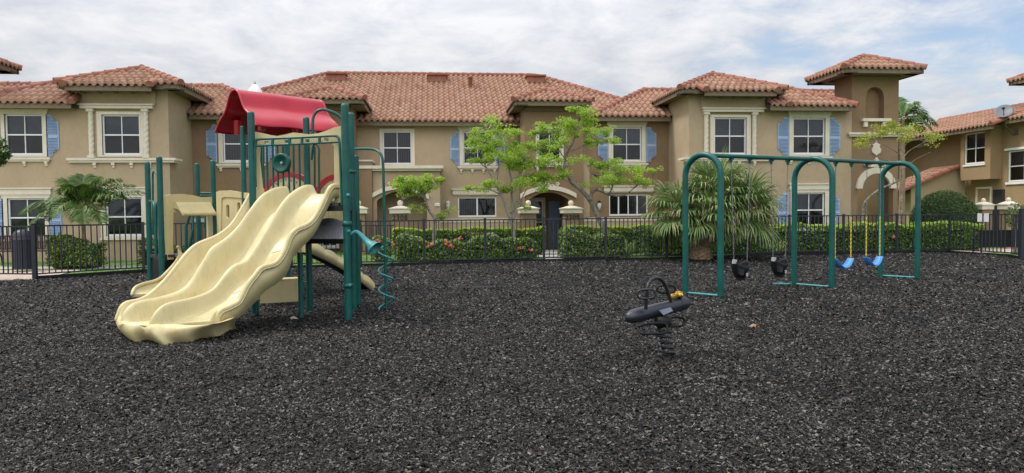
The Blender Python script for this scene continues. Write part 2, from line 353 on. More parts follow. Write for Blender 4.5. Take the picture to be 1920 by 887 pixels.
# ---------------------------------------------------------------- roofs of barrel tiles
def roof_plane(mb, und, poly, e0, e1, z, slope, tw=.237, tl=.39):
    # poly: convex plan polygon; e0->e1 the eave line (interior on its left); z at the eave
    e0 = Vector((e0[0], e0[1])); e1 = Vector((e1[0], e1[1])); U = (e1-e0).normalized(); W = Vector((-U.y, U.x))
    uv = [((Vector(p)-e0).dot(U), (Vector(p)-e0).dot(W)) for p in poly]
    u0 = min(p[0] for p in uv)-.2; u1 = max(p[0] for p in uv)+.2; v1 = max(p[1] for p in uv)+.1
    bm = bmesh.new(); prof = [(0, .0), (.10, .044), (.24, .068), (.38, .068), (.52, .044), (.62, 0), (.80, -.012), (1.0, 0)]
    def inside(u, v):
        s = None
        for i in range(len(uv)):
            a = uv[i]; b = uv[(i+1) % len(uv)]; cr = (b[0]-a[0])*(v-a[1])-(b[1]-a[1])*(u-a[0])
            d = cr/math.hypot(b[0]-a[0], b[1]-a[1])
            if s is None: s = 1 if area > 0 else -1
            if d*s < -.45: return False
        return True
    area = sum(uv[i][0]*uv[(i+1) % len(uv)][1]-uv[(i+1) % len(uv)][0]*uv[i][1] for i in range(len(uv)))
    nu = int((u1-u0)/tw)+1; nv = int(v1/tl)+1; off = 0
    for j in range(nv):
        for i in range(nu):
            ua = u0+i*tw; va = j*tl
            if not inside(ua+tw/2, va+tl/2): continue
            jit = random.uniform(-.008, .008); jz = random.uniform(-.006, .008)
            rows = []
            for (vv, lift) in ((va-.03+jit, .045+jz), (va+tl+.02, .0)):
                rows.append([bm.verts.new((ua+t*tw, vv, vv*slope+lift+h)) for t, h in prof])
            lip = [bm.verts.new((ua+t*tw, va-.03+jit, (va-.03)*slope+h-.035)) for t, h in prof]
            for k in range(len(prof)-1):
                f = bm.faces.new((rows[0][k], rows[0][k+1], rows[1][k+1], rows[1][k])); f.smooth = True
                bm.faces.new((lip[k], lip[k+1], rows[0][k+1], rows[0][k]))
    for i in range(len(uv)):
        a = Vector((uv[i][0], uv[i][1], 0)); b = Vector((uv[(i+1) % len(uv)][0], uv[(i+1) % len(uv)][1], 0)); d = b-a
        nrm = Vector((d.y, -d.x, 0)).normalized()*(1 if area > 0 else -1)
        if abs(a.y) < 1e-4 and abs(b.y) < 1e-4: continue       # tiles overhang the eave
        bmesh.ops.bisect_plane(bm, geom=bm.verts[:]+bm.edges[:]+bm.faces[:], plane_co=a, plane_no=nrm, clear_outer=True)
    bm.verts.index_update()
    vs = []
    for v in bm.verts:
        p = e0+U*v.co.x+W*v.co.y; vs.append((p.x, p.y, z+v.co.z))
    o = len(mb.v); mb.v += vs
    for f in bm.faces: mb.f.append(tuple(v.index+o for v in f.verts)); mb.sm.append(f.smooth)
    bm.free()
    und.add([((e0+U*a+W*b).x, (e0+U*a+W*b).y, z+b*slope-.03) for a, b in uv], [tuple(range(len(uv)))])
def caps(mb, p0, p1, r=.115, L=.40):
    p0 = Vector(p0); p1 = Vector(p1); d = p1-p0; n = max(1, int(d.length/L)); t = d.normalized(); s = t.cross(zz).normalized(); u = s.cross(t)
    for i in range(n):
        a = p0+d*(i/n)-t*.05; b = p0+d*((i+1)/n)+t*.05; P = []
        for (c, rr, lf) in ((a, r*1.1, .02), (b, r*.98, .0)):
            P.append([c+u*lf+s*(rr*math.cos(-.6+q*(math.pi+1.2)/8))+u*(rr*math.sin(-.6+q*(math.pi+1.2)/8)) for q in range(9)])
        P2 = [[c-t*.0-u*.0 for c in P[0]]]; mb.grid(P)
        mb.add([P[0][k] for k in range(9)], [tuple(range(9))])
class Roof:
    def __init__(s, parent): s.t = MB(); s.u = MB(); s.c = []; s.f = MB(); s.p = parent
    def plane(s, poly, e0, e1, z, slope): roof_plane(s.t, s.u, poly, e0, e1, z-.07, slope)
    def cap(s, a, b):
        m = MB(); caps(m, Vector(a)-zz*.11, Vector(b)-zz*.11); s.c.append(m)
    def fascia(s, a, b, z, h=.19, soffit=.5):
        z -= .05       # board under the eave, with a soffit running back
        a = Vector((a[0], a[1], 0)); b = Vector((b[0], b[1], 0)); d = (b-a).normalized(); n = Vector((-d.y, d.x, 0))
        a2 = a+n*.04; b2 = b+n*.04; q = []
        for zt in (z-.03, z-.03-h):
            q += [(a2.x, a2.y, zt), (b2.x, b2.y, zt)]
        a3 = a2+n*.05; b3 = b2+n*.05
        s.f.add([q[0], q[1], q[3], q[2], (a3.x,a3.y,z-.03), (b3.x,b3.y,z-.03), (b3.x,b3.y,z-.03-h), (a3.x,a3.y,z-.03-h)], [(0,3,2,1),(0,1,5,4),(1,2,6,5),(2,3,7,6),(3,0,4,7)])
        if soffit:
            a4 = a2+n*soffit; b4 = b2+n*soffit; zs = z-.03-h+.03
            s.f.add([(a3.x,a3.y,zs),(b3.x,b3.y,zs),(b4.x,b4.y,zs),(a4.x,a4.y,zs)], [(0,1,2,3)])
    def hip(s, x0, x1, y0, z, slope, yb):            # hip roof facing the camera, ridge running back to yb
        h = (x1-x0)/2; xm = (x0+x1)/2; ap = (xm, y0+h); za = z+h*slope
        s.plane([(x0,y0),(x1,y0),ap], (x0,y0), (x1,y0), z, slope)
        s.plane([(x1,y0),(x1,yb),(xm,yb),ap], (x1,y0), (x1,yb), z, slope)
        s.plane([(x0,yb),(x0,y0),ap,(xm,yb)], (x0,yb), (x0,y0), z, slope)
        for q in ((x0,y0),(x1,y0)): s.cap((q[0],q[1],z+.05), (ap[0],ap[1],za+.05))
        if yb > y0+h+.1: s.cap((xm,y0+h,za+.05), (xm,yb,za+.05))
        s.fascia((x0,y0),(x1,y0),z); s.fascia((x1,y0),(x1,yb),z); s.fascia((x0,yb),(x0,y0),z)
    def pyramid(s, x0, x1, y0, y1, z, h):
        a = ((x0+x1)/2, (y0+y1)/2); c = [(x0,y0),(x1,y0),(x1,y1),(x0,y1)]
        for i in range(4):
            p, q = c[i], c[(i+1) % 4]; run = (a[1]-y0) if i % 2 == 0 else (x1-a[0])
            s.plane([p, q, a], p, q, z, h/run); s.cap((p[0],p[1],z+.05), (a[0],a[1],z+h+.05)); s.fascia(p, q, z)
    def done(s):
        r = s.t.build('roof', M['tile'], s.p, fix=False)
        if s.u.v: s.u.build('underlay', M['under'], r, fix=False)
        for m in s.c: m.build('ridge_tiles', M['cap'], r, fix=False)
        if s.f.v: s.f.build('fascia', M['fascia'], r, fix=False)
        return r
SL = .5
# main hip roof over the middle
R = Roof(row); ez = 5.27; ye = 28.9; A = 5.9
R.plane([(-10.9,ye),(10.9,ye),(5.0,ye+A),(-5.0,ye+A)], (-10.9,ye), (10.9,ye), ez, SL)
R.cap((-5.0,ye+A,ez+A*SL+.05), (5.0,ye+A,ez+A*SL+.05)); R.cap((-10.9,ye,ez+.05), (-5.0,ye+A,ez+A*SL+.05)); R.cap((10.9,ye,ez+.05), (5.0,ye+A,ez+A*SL+.05))
R.u.add([(-5,ye+A,ez+A*SL),(5,ye+A,ez+A*SL),(10.9,ye+2*A,ez),(-10.9,ye+2*A,ez)], [(0,1,2,3)])
R.u.add([(-5,ye+A,ez+A*SL),(-10.9,ye,ez),(-10.9,ye+2*A,ez)], [(0,1,2)]); R.u.add([(5,ye+A,ez+A*SL),(10.9,ye,ez),(10.9,ye+2*A,ez)], [(0,1,2)])
R.fascia((-3.2,ye), (3.75,ye), ez); R.done()
# recess roofs left and right (hips rising to a cross ridge)
for sgn in (-1, 1):
    R = Roof(row); y0 = 27.2; z0 = 5.27; a = 3.0
    xi = 6.05 if sgn > 0 else -5.6; xo = 18.0*sgn if sgn > 0 else -17.6; xr = xi+a*sgn
    if sgn > 0:
        R.plane([(xi,y0),(xo,y0),(xo,y0+a),(xr,y0+a)], (xi,y0), (xo,y0), z0, SL)
        R.plane([(xi,y0+2*a),(xi,y0),(xr,y0+a)], (xi,y0+2*a), (xi,y0), z0, SL)
        R.fascia((xi,y0), (9.25,y0), z0)
    else:
        R.plane([(xo,y0),(xi,y0),(xr,y0+a),(xo,y0+a)], (xo,y0), (xi,y0), z0, SL)
        R.plane([(xi,y0),(xi,y0+2*a),(xr,y0+a)], (xi,y0), (xi,y0+2*a), z0, SL)
        R.fascia((-8.95,y0), (xi,y0), z0)
    R.cap((xi,y0,z0+.05), (xr,y0+a,z0+a*SL+.05)); R.cap((xr,y0+a,z0+a*SL+.05), (xo,y0+a,z0+a*SL+.05)); R.done()
# high end blocks
for (x0, x1, xw0, xw1) in ((-12.36, -8.46, -11.85, -9.40), (8.83, 12.83, 9.75, 12.2)):
    R = Roof(row); R.hip(x0, x1, 24.95, 5.98, .43, 29.0)
    # the eave steps forward over the window panel
    xa, xb = xw0-.12, xw1+.12
    R.plane([(xa,24.62),(xb,24.62),(xb-.3,25.0),(xa+.3,25.0)], (xa,24.62), (xb,24.62), 5.86, .43); R.fascia((xa,24.62), (xb,24.62), 5.86)
    R.cap((xb,24.6,5.90), (xb,25.1,6.10)); R.cap((xa,24.6,5.90), (xa,25.1,6.10)); R.done()
    mb = MB(); mb.box(xw0, xw1, YT-.10, YT-.001, 5.24, 5.66); mb.build('wall', M['tan'], row, fix=False)
    mb = MB()
    for i in range(5):
        xx = lerp(xw0+.2, xw1-.2, i/4); mb.box(xx-.06, xx+.06, 24.7, YT-.1, 5.60, 5.68)
    mb.build('rafter_tails', M['fascia'], row)
# wings
R = Roof(row); R.plane([(-15.1,24.85),(-11.86,24.85),(-11.86,26.75),(-13.2,26.75)], (-15.1,24.85), (-11.86,24.85), 5.31, SL); R.cap((-15.1,24.85,5.36),(-13.2,26.75,6.31)); R.cap((-13.2,26.75,6.31),(-11.9,26.75,6.31)); R.cap((-11.86,24.85,5.36),(-11.86,25.5,5.7)); R.fascia((-15.1,24.85),(-11.9,24.85),5.31); R.done()
R = Roof(row); R.plane([(12.2,24.85),(15.5,24.85),(13.85,26.5),(12.2,26.5)], (12.2,24.85), (15.5,24.85), 5.38, SL)
R.plane([(15.5,24.85),(15.5,28.0),(13.85,26.5)], (15.5,24.85), (15.5,28.15), 5.38, SL)
R.cap((15.5,24.85,5.43), (13.85,26.5,6.25)); R.cap((13.85,26.5,6.25), (12.2,26.5,6.25)); R.cap((12.9,24.85,5.43),(12.9,25.4,5.72)); R.fascia((12.2,24.85),(15.5,24.85),5.38); R.done()
# walls of the end blocks and wings
WZ0, WZ1, LZ0, LZ1 = 3.55, 4.91, .80, 2.11
Lw = [(-14.24,-13.05,WZ0,WZ1), (-11.17,-9.95,WZ0,WZ1), (-14.24,-13.05,LZ0,LZ1), (-11.13,-9.95,LZ0,LZ1)]
wall(row, -12.0, -9.02, -.1, 5.95, YT, [Lw[1], Lw[3]], M['tan'], ends=[(-9.02, Y1), (-12.0, 28)]); wall(row, -19, -12.0, -.1, 5.28, YT, [Lw[0], Lw[2]], M['tan'])
Rw = [(10.27,11.51,WZ0,WZ1), (13.33,14.6,WZ0,WZ1), (13.40,14.6,LZ0,LZ1)]
wall(row, 9.31, 12.45, -.1, 5.95, YT, [Rw[0]], M['tan'], ends=[(9.31, Y1), (12.45, 28)]); wall(row, 12.45, 15.66, -.1, 5.36, YT, [Rw[1], Rw[2]], M['tan'])
for h in (Lw[0],): window(row, *h, YT)
window(row, *Lw[1], YT, header=False, sill=None); window(row, *Lw[2], YT, sill='plain'); window(row, *Lw[3], YT, sill='plain')
window(row, *Rw[0], YT, header=False, sill=None); window(row, *Rw[1], YT); window(row, *Rw[2], YT, sill='plain')
for (a, b, o) in ((-12.93,-12.54,1), (-14.75,-14.36,-1)): shutter(row, a, b, 3.50, 4.90, YT, o); shutter(row, a, b, .72, 2.1, YT, o)
for (a, b, o) in ((14.77,15.19,1), (12.72,13.15,-1)): shutter(row, a, b, 3.50, 4.92, YT, o); shutter(row, a, b, .72, 2.12, YT, o)
for (x0, x1, c0, c1, s0, s1) in ((-11.17,-9.95,-11.80,-9.48,-12.28,-8.78), (10.27,11.51,9.80,12.12,9.08,12.5)):
    column(row, x0-.33, 3.44, 5.09, YT); column(row, x1+.20+.01 if x0 < 0 else x1+.28, 3.44, 5.09, YT)
    mb = MB(); mb.box(c0, c1, YT-.17, YT, 5.10, 5.20); mb.box(c0-.05, c1+.05, YT-.22, YT, 5.202, 5.25); mb.build('cornice', M['trim'], row)
    mb = MB(); mb.box(s0, s1, YT-.14, YT, 3.36, 3.44); mb.box(s0+.05, s1-.05, YT-.10, YT, 3.29, 3.358)
    if x0 < 0: mb.box(s1-.24, s1, YT+.001, YT+.55, 3.36, 3.44); mb.box(s1-.24, s1-.05, YT+.001, YT+.5, 3.29, 3.358)
    else: mb.box(s0, s0+.22, YT+.001, YT+.55, 3.36, 3.44)
    for i in range(4):
        xx = lerp(x0-.25, x1+.3, i/3); mb.box(xx-.05, xx+.05, YT-.09, YT, 3.20, 3.288); mb.box(xx-.04, xx+.04, YT-.05, YT, 3.12, 3.198)
    mb.build('ledge', M['trim'], row)
# recess walls (darker stucco) with shuttered windows
Lr = [(-7.9,-6.6,3.48,4.82)]; wall(row, -9.02, -4.87, -.1, 5.3, Y1, Lr, M['brown']); window(row, *Lr[0], Y1, blind_or_sheen='blind_or_sheen')
shutter(row, -8.50, -8.12, 3.46, 4.87, Y1, -1); shutter(row, -6.38, -6.0, 3.46, 4.87, Y1, 1)
mb = MB(); mb.box(-9.0, -4.9, Y1-.05, Y1, 1.22, 1.36); mb.build('band', M['trim'], row)
Rr = [(7.0,8.2,3.47,4.81), (6.86,8.45,1.30,2.15)]; wall(row, 5.80, 9.31, -.1, 5.3, Y1, Rr, M['brown']); window(row, *Rr[0], Y1); window(row, *Rr[1], Y1, kind='slider3', trim=False, blind_or_sheen='blind_or_sheen', sill=None)
shutter(row, 8.38, 8.79, 3.44, 4.82, Y1, 1); shutter(row, 6.42, 6.83, 3.44, 4.82, Y1, -1)
mb = MB(); mb.box(5.8, 9.3, Y1-.06, Y1, 1.09, 1.24); mb.build('band', M['trim'], row)
mb = MB(); mb.box(5.805, 9.305, Y1-.03, Y1-.001, -.1, 1.09); mb.build('plinth', M['tanlow'], row, fix=False)
mb = MB(); mb.box(5.806, 6.06, Y1-.08, Y1-.002, 1.25, 3.6); mb.build('pilaster', M['tan'], row, fix=False)
# middle wall
Cw = [(-2.12,-.95,3.48,4.83), (1.15,2.35,3.48,4.83), (.91,2.50,1.30,2.12)]
wall(row, -4.2, 4.2, -.1, 5.3, Y2, Cw, M['tan']); window(row, *Cw[0], Y2, header=False, sill=None, blind_or_sheen='blind_or_sheen', tw=.12)
window(row, *Cw[1], Y2, blind_or_sheen='blind_or_sheen', brackets=4); window(row, *Cw[2], Y2, kind='slider2', trim=False, sill=None, blind_or_sheen='blind_or_sheen')
shutter(row, .62, 1.0, 3.44, 4.82, Y2, -1); shutter(row, 2.50, 2.88, 3.44, 4.82, Y2, 1)
mb = MB(); mb.box(-.3, 3.6, Y2-.06, Y2, 1.08, 1.24); mb.build('band', M['trim'], row)
mb = MB(); mb.box(.2, 3.5, Y2-.03, Y2-.001, -.1, 1.08); mb.build('plinth', M['tanlow'], row, fix=False)
# bays with their own little hip roofs and arched entries
def arch_trim(parent, xc, w, zs, rise, Y, dep=.14, th=.17, ornament=True):
    mb = MB(); n = 18; P = []
    for i in range(n+1):
        t = -1+2*i/n; x = xc+t*w/2; z = zs+rise*(1-t*t)
        P.append([(x, Y-dep, z), (x, Y-dep, z+th), (x, Y+.02, z+th), (x, Y+.02, z)])
    mb.grid(P, False, True); mb.add(P[0], [(0,1,2,3)]); mb.add(P[-1], [(3,2,1,0)])
    if ornament:
        zt = zs+rise+th-.01
        mb.prism([[(-.30,-.02),(-.22,.04),(-.14,.07),(-.10,.17),(-.03,.20),(0,.30),(.03,.20),(.10,.17),(.14,.07),(.22,.04),(.30,-.02)]], lambda u, v, t: (xc+u, t, zt+v), Y-dep+.02, Y)
        for q in (-1, 1):
            pts = [(xc+q*(.36+.07*math.cos(a)*(1-a/12)), Y-dep*.6, zt+.05+.07*math.sin(a)*(1-a/12)) for a in [k*.6 for k in range(13)]]
            mb.tube(pts, .028, 6)
    return mb.build('arch_trim', M['trim'], parent)
def entry(parent, x0, x1, Y, zs, rise, wallm, zt, deep=1.6, door=True):
    # front wall with an arched opening, an inner porch and a glazed door
    xc = (x0+x1)/2
    return xc
def bay(x0, x1, Yf, Yb, ztop, m, ox0, ox1, spring, rise, win=None, inner=None):
    # solid front with an arched opening [ox0, ox1]
    mb = MB(); n = 14
    def top(x): t = (x-(ox0+ox1)/2)/((ox1-ox0)/2); return spring+rise*(1-t*t)
    zcut = spring+rise+.02
    holes = [win] if win else []
    wall(row, x0, x1, zcut, ztop, Yf, holes, m, ends=[(x0, Yb), (x1, Yb)])
    mb.box(x0, ox0, Yf, Yb, -.1, zcut); mb.box(ox1, x1, Yf, Yb, -.1, zcut)
    for i in range(n):
        xa = lerp(ox0, ox1, i/n); xb = lerp(ox0, ox1, (i+1)/n); za, zb = top(xa), top(xb)
        mb.add([(xa,Yf,za),(xb,Yf,zb),(xb,Yf,zcut),(xa,Yf,zcut),(xa,Yf+.25,za),(xb,Yf+.25,zb)], [(0,1,2,3),(0,4,5,1)])
    mb.build('wall', m, row, fix=False)
    if win: window(row, *win, Yf, header=False, sill='sill', brackets=2, tw=.1, blind_or_sheen='blind_or_sheen')
    # porch back wall and glazed door with a blue-grey front door beside it
    b = MB(); b.box(ox0, ox1, Yb-.02, Yb+.1, -.1, zcut); b.build('porch_wall', M['brown'], row, fix=False)
    xm = lerp(ox0, ox1, .52)
    window(row, ox0+.12, xm, .15, spring+.02, Yb-.2, header=False, sill=None, tw=.08, blind_or_sheen='blind_or_sheen')
    d = MB(); d.box(xm+.25, ox1-.06, Yb-.1, Yb-.03, -.1, spring-.02); dd = d.build('door', M['door'], row)
    k = MB(); k.ell((xm+.33, Yb-.13, .95), .03, .03, .03, 8, 6); k.build('handle', M['steel'], dd)
# right bay
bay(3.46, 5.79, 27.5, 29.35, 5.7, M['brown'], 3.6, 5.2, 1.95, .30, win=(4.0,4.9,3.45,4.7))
arch_trim(row, 4.38, 2.2, 2.02, .32, 27.5)
R = Roof(row); R.hip(3.0, 6.0, 26.85, 5.80, .43, 31.5); R.done()
mb = MB(); mb.box(3.5, 5.75, 27.38, 27.499, 5.40, 5.60); mb.build('cornice', M['fascia'], row)
# left bay
bay(-4.87, -3.13, 27.5, 29.35, 5.7, M['brown'], -4.7, -3.3, 1.95, .30, win=None)
arch_trim(row, -4.0, 1.8, 2.02, .3, 27.5)
R = Roof(row); R.hip(-5.35, -2.6, 26.85, 5.82, .43, 31.5); R.done()
mb = MB(); mb.box(-4.83, -3.17, 27.38, 27.499, 5.40, 5.60); mb.build('cornice', M['fascia'], row)
# low brown stub between left bay and porch
mb = MB(); mb.box(-3.13, -2.45, 28.0, Y2-.01, -.1, 3.5); mb.build('wall', M['brown'], row, fix=False); mb = MB(); mb.box(-3.16, -2.42, 27.97, Y2-.01, 3.502, 3.56); mb.build('coping', M['trim'], row)
# middle porch box, capped with a cornice
bay(-2.44, .18, 28.2, Y2+.35, 3.14, M['tan'], -2.3, -.35, 1.98, .38)
mb = MB(); mb.box(-2.86, .24, 28.05, Y2-.004, 3.14, 3.22); mb.box(-2.93, .30, 27.955, Y2-.004, 3.222, 3.34); mb.build('cornice', M['trim'], row)
arch_trim(row, -1.42, 2.3, 2.02, .40, 28.2)
# tower at the right end: niche, ledge, band, arched entry
def tower(x0, x1, y0, y1, z0, z1, full):
    n0, n1, nz0, nz1 = x0+.56, x0+1.30, 4.92, 5.72
    mb = MB(); xc = (n0+n1)/2; r = (n1-n0)/2
    if full:
        wall(row, x0, x1, -.1, z1, y0, [(x0+.25, x0+1.70, -.1, 3.0), (n0, n1, nz0, nz1+r)], M['brown'], rev=.3, ends=[(x0, y1), (x1, y1)])
        # fill above arched niche and arched entry
        for (a, b, zs, top_) in ((n0, n1, nz1, nz1+r), (x0+.25, x0+1.70, 2.27, 3.0)):
            c = (a+b)/2; h = (b-a)/2; N = 14
            for i in range(N):
                t0 = -1+2*i/N; t1 = -1+2*(i+1)/N; za = zs+math.sqrt(max(0, 1-t0*t0))*(top_-zs); zb = zs+math.sqrt(max(0, 1-t1*t1))*(top_-zs)
                mb.add([(c+t0*h,y0,za),(c+t1*h,y0,zb),(c+t1*h,y0,top_),(c+t0*h,y0,top_),(c+t0*h,y0+.3,za),(c+t1*h,y0+.3,zb)], [(0,1,2,3),(0,4,5,1)])
        mb.add([(n0,y0+.3,nz0),(n1,y0+.3,nz0),(n1,y0+.3,nz1+r),(n0,y0+.3,nz1+r)], [(0,1,2,3)])
        mb.build('wall', M['brown'], row, fix=False)
        mb = MB(); mb.box(x0+.1, x1-.1, y1+1.4, y1+1.5, -.1, 3.2); mb.build('porch_wall', M['tan'], row, fix=False)
        mb = MB(); mb.box(n0-.2, n1+.2, y0-.16, y0, nz0-.14, nz0-.03); mb.box(n0-.12, n0+.02, y0-.12, y0, nz0-.34, nz0-.142); mb.box(n1-.1, n1+.04, y0-.12, y0, nz0-.34, nz0-.142); mb.build('ledge', M['trim'], row)
        mb = MB(); mb.box(x0-.15, x1+.1, y0-.12, y0, 4.21, 4.28); mb.box(x0-.2, x1+.15, y0-.17, y0, 4.282, 4.36); mb.build('band', M['trim'], row)
        mb = MB(); c = x0+.975; P = []
        for i in range(25):
            a = math.pi*i/24
            P.append([(c-math.cos(a)*q, y, 2.25+math.sin(a)*q) for (q, y) in ((.57, y0+.02), (.57, y0-.1), (.80, y0-.1), (.80, y0+.02))])
        mb.grid(P, False, True); mb.add(P[0], [(0,1,2,3)]); mb.add(P[-1], [(0,1,2,3)]); mb.build('arch_trim', M['trim'], row)
        mb = MB(); mb.prism([[(-.3,0),(-.2,.08),(-.12,.1),(-.08,.24),(0,.38),(.08,.24),(.12,.1),(.2,.08),(.3,0)]], lambda u, v, t: (c+u, t, 3.06+v), y0-.1, y0)
        for q in (-1, 1):
            mb.tube([(c+q*(.40+.09*math.cos(a)*(1-a/12)), y0-.06, 3.13+.09*math.sin(a)*(1-a/12)) for a in [k*.6 for k in range(13)]], .034, 6)
        mb.prism([[(-.17,.0),(-.19,.12),(-.12,.2),(-.15,.3),(-.05,.34),(0,.46),(.05,.34),(.15,.3),(.12,.2),(.19,.12),(.17,0),(.08,-.06),(0,-.12),(-.08,-.06)]], lambda u, v, t: (c+.0+u, t, 3.62+v), y0-.06, y0)
        mb.build('ornament', M['trim'], row)
    else: wall(row, x0, x1, 3, z1, y0, [], M['brown'], ends=[(x0, y1), (x1, y1)])
    R = Roof(row); R.pyramid(x0-.75, x1+.5, y0-.75, y1+.75, z1+.02, .68); R.done()
    mb = MB(); mb.box(x0-.06, x1+.06, y0-.06, y0, z1-.26, z1-.16); mb.box(x0-.06, x0, y0+.001, y1, z1-.26, z1-.16)
    for i in range(5):
        xx = lerp(x0+.1, x1-.1, i/4); mb.box(xx-.07, xx+.07, y0-.6, y0, z1-.12, z1-.155+.0)
        yy = lerp(y0+.1, y1-.2, i/4); mb.box(x0-.6, x0, yy-.07, yy+.07, z1-.15, z1-.12)
    mb.build('cornice', M['fascia'], row)
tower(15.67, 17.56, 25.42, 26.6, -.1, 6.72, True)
tower(-17.3, -15.1, 25.42, 26.3, 3, 6.78, False)
# roof vents and a flue
for (px, py) in ((632, 148), (820, 151), (1003, 155)):
    mb = MB(); p = onY(px, py, 34.0); zr = ez+SL*(34.0-ye); mb.box(p.x-.42, p.x+.42, 33.6, 34.1, zr-.2, zr+.10); mb.box(p.x-.48, p.x+.48, 33.5, 34.2, zr+.102, zr+.17); mb.build('roof_vent', M['cap'], row)
mb = MB(); p = onY(882, 163, 33.0); mb.lathe([(.09,ez+SL*4.1-.2),(.09,ez+SL*4.1+.35),(.12,ez+SL*4.1+.36),(.12,ez+SL*4.1+.45),(0,ez+SL*4.1+.47)], (p.x, 33, 0), 10); mb.build('flue', M['cap'], row)
# wall lamps, vent grille
def wall_lamp(p, m):
    x, y, z = p; mb = MB(); mb.box(x-.04, x+.04, y-.03, y, z-.02, z+.14); mb.tube([(x,y-.03,z+.08),(x,y-.1,z+.12),(x,y-.12,z+.16)], .012, 6); mb.lathe([(.0,.20),(.03,.17),(.09,.12),(.09,.10)], (x, y-.12, z), 8)
    o = mb.build('wall_lamp', m, row); g = MB(); g.lathe([(.075,.10),(.085,.0),(.05,-.14),(.02,-.18),(0,-.19)], (x, y-.12, z), 8); g.build('lantern_glass', M['glasslamp'], o)
wall_lamp(onY(840, 385, Y2), M['white']); wall_lamp(onY(1122.5, 385, Y1), M['black'])
p = onY(820, 384, 28.2); mb = MB(); mb.box(p.x-.10, p.x+.10, 28.17, 28.199, p.z-.06, p.z+.06)
for i in range(4): mb.box(p.x-.085, p.x+.085, 28.155, 28.169, p.z-.05+i*.028, p.z-.036+i*.028)
mb.build('vent_grille', M['white'], row)
# back of the row, closing it
mb = MB(); mb.box(-19, 17.5, 38.0, 38.2, -.1, 5.3); mb.build('wall', M['tan'], row, fix=False)

# ------------------------------------------------------------------ house on the right, facing the lawn sideways
nb = thing('neighbouring_house', 'tan house at the right edge with a lean-to tiled porch', 'building', (25, 30, 0))
XB = 24.9; XM = 25.45
def TX(X0): return lambda x, y, z: (X0+y, -x, z)
yb0, yb1 = onX_a, onX_b = 31.45, 29.62
bw = (-31.2, -29.95, 3.52, 4.95)
wall(nb, -31.45, -29.62, 2.78, 5.2, 0, [bw], M['tan2'], TX(XB)); window(nb, *bw, 0, TX(XB), header=False, sill=None, tw=.05, trim=False)
mb = MB(TX(XB)); mb.box(bw[0]-.1, bw[1]+.1, -.05, 0, bw[3]+.03, bw[3]+.12); mb.build('header', M['white'], nb); mb = MB(TX(XB)); mb.box(bw[0]-.05, bw[1]+.05, -.05, 0, bw[2]-.1, bw[2]-.02); mb.build('sill', M['white'], nb)
mb = MB(); mb.add([(XB,29.62,2.78),(XM,29.62,2.78),(XM,29.62,5.2),(XB,29.62,5.2)], [(0,1,2,3)]); mb.build('wall', M['tan2'], nb, fix=False); mb = MB(); mb.add([(XB,29.62,2.78),(XM,29.62,2.78),(XM,31.45,2.78),(XB,31.45,2.78)], [(3,2,1,0)]); mb.build('soffit', M['tan2'], nb, fix=False)
mw = (-29.25, -27.6, 2.62, 3.98)
wall(nb, -36, -24, -.1, 5.5, 0, [mw], M['tan2'], TX(XM)); window(nb, *mw, 0, TX(XM), header=False, sill=None, tw=.05, trim=False)
mb = MB(TX(XM)); mb.box(mw[0]-.15, mw[1]+.15, -.06, 0, mw[3]+.03, mw[3]+.13); mb.build('header', M['white'], nb); mb = MB(TX(XM)); mb.box(mw[0]-.08, mw[1]+.08, -.06, 0, mw[2]-.12, mw[2]-.02); mb.build('sill', M['white'], nb)
# glazed door under the bay
dw = (-31.2, -30.3, .1, 2.05)
window(nb, -31.0, -30.2, .2, 2.35, -.03, TX(XM), header=False, sill=None, trim=True, tw=.07)
mb = MB(TX(XM)); mb.box(-30.05, -29.4, -.04, 0, -.1, 2.3); mb.build('door', M['dark'], nb)
# cross wall facing the camera, further back
wall(nb, 19.0, 25.45, -.1, 5.2, 36.0, [], M['tan2']); 
R = Roof(nb)
R.plane([(24.35,36),(24.35,28.9),(27.3,28.9),(27.3,36)], (24.35,36), (24.35,28.9), 5.22, .36); R.cap((27.3,36,6.33),(27.3,29.5,6.33))
R.fascia((24.35,36), (24.35,28.9), 5.22); R.cap((24.35,28.9,5.27),(26.0,28.9,5.87))
R.plane([(24.9,28.95),(24.9,22),(27.6,22),(27.6,28.95)], (24.9,28.95), (24.9,22), 5.42, .36); R.fascia((24.9,28.95), (24.9,22), 5.42); R.cap((27.6,28.95,6.45),(27.6,22,6.45))
R.plane([(18,35.5),(26,35.5),(26,39),(19.5,39)], (18,35.5), (26,35.5), 5.25, .42); R.fascia((18,35.5), (26,35.5), 5.25); R.cap((19.5,39,6.8),(26,39,6.8)); R.done()
# lean-to porch roof and its gable wall
R = Roof(nb); R.plane([(22.0,33.5),(22.0,31.6),(24.9,31.6),(24.9,33.5)], (22.0,33.5), (22.0,31.6), 2.35, .40); R.fascia((22.0,33.5),(22.0,31.6),2.35); R.cap((22.0,31.6,2.42),(24.9,31.6,3.55)); R.done()
mb = MB(); mb.add([(22.6,31.75,-.1),(25.4,31.75,-.1),(25.4,31.75,3.55),(22.6,31.75,2.5)], [(0,1,2,3)]); mb.add([(22.6,31.75,-.1),(22.6,33.3,-.1),(22.6,33.3,2.5),(22.6,31.75,2.5)], [(3,2,1,0)]); mb.build('wall', M['tan'], nb, fix=False)
# high roof corner entering the frame at right
R = Roof(nb); e = onY(1890, 150, 30.0); R.plane([(e.x,30),(e.x,26),(e.x+3,26),(e.x+3,30)], (e.x,30), (e.x,26), e.z, .42); R.fascia((e.x,30),(e.x,26),e.z); R.fascia((e.x+3,30),(e.x,30),e.z); R.cap((e.x,30,e.z+.05),(e.x+1.8,28.2,e.z+.8)); R.done()
mb = MB(); mb.box(e.x+.8, e.x+5, 26, 29.3, 5.0, e.z-.1); mb.build('wall', M['tan2'], nb, fix=False)
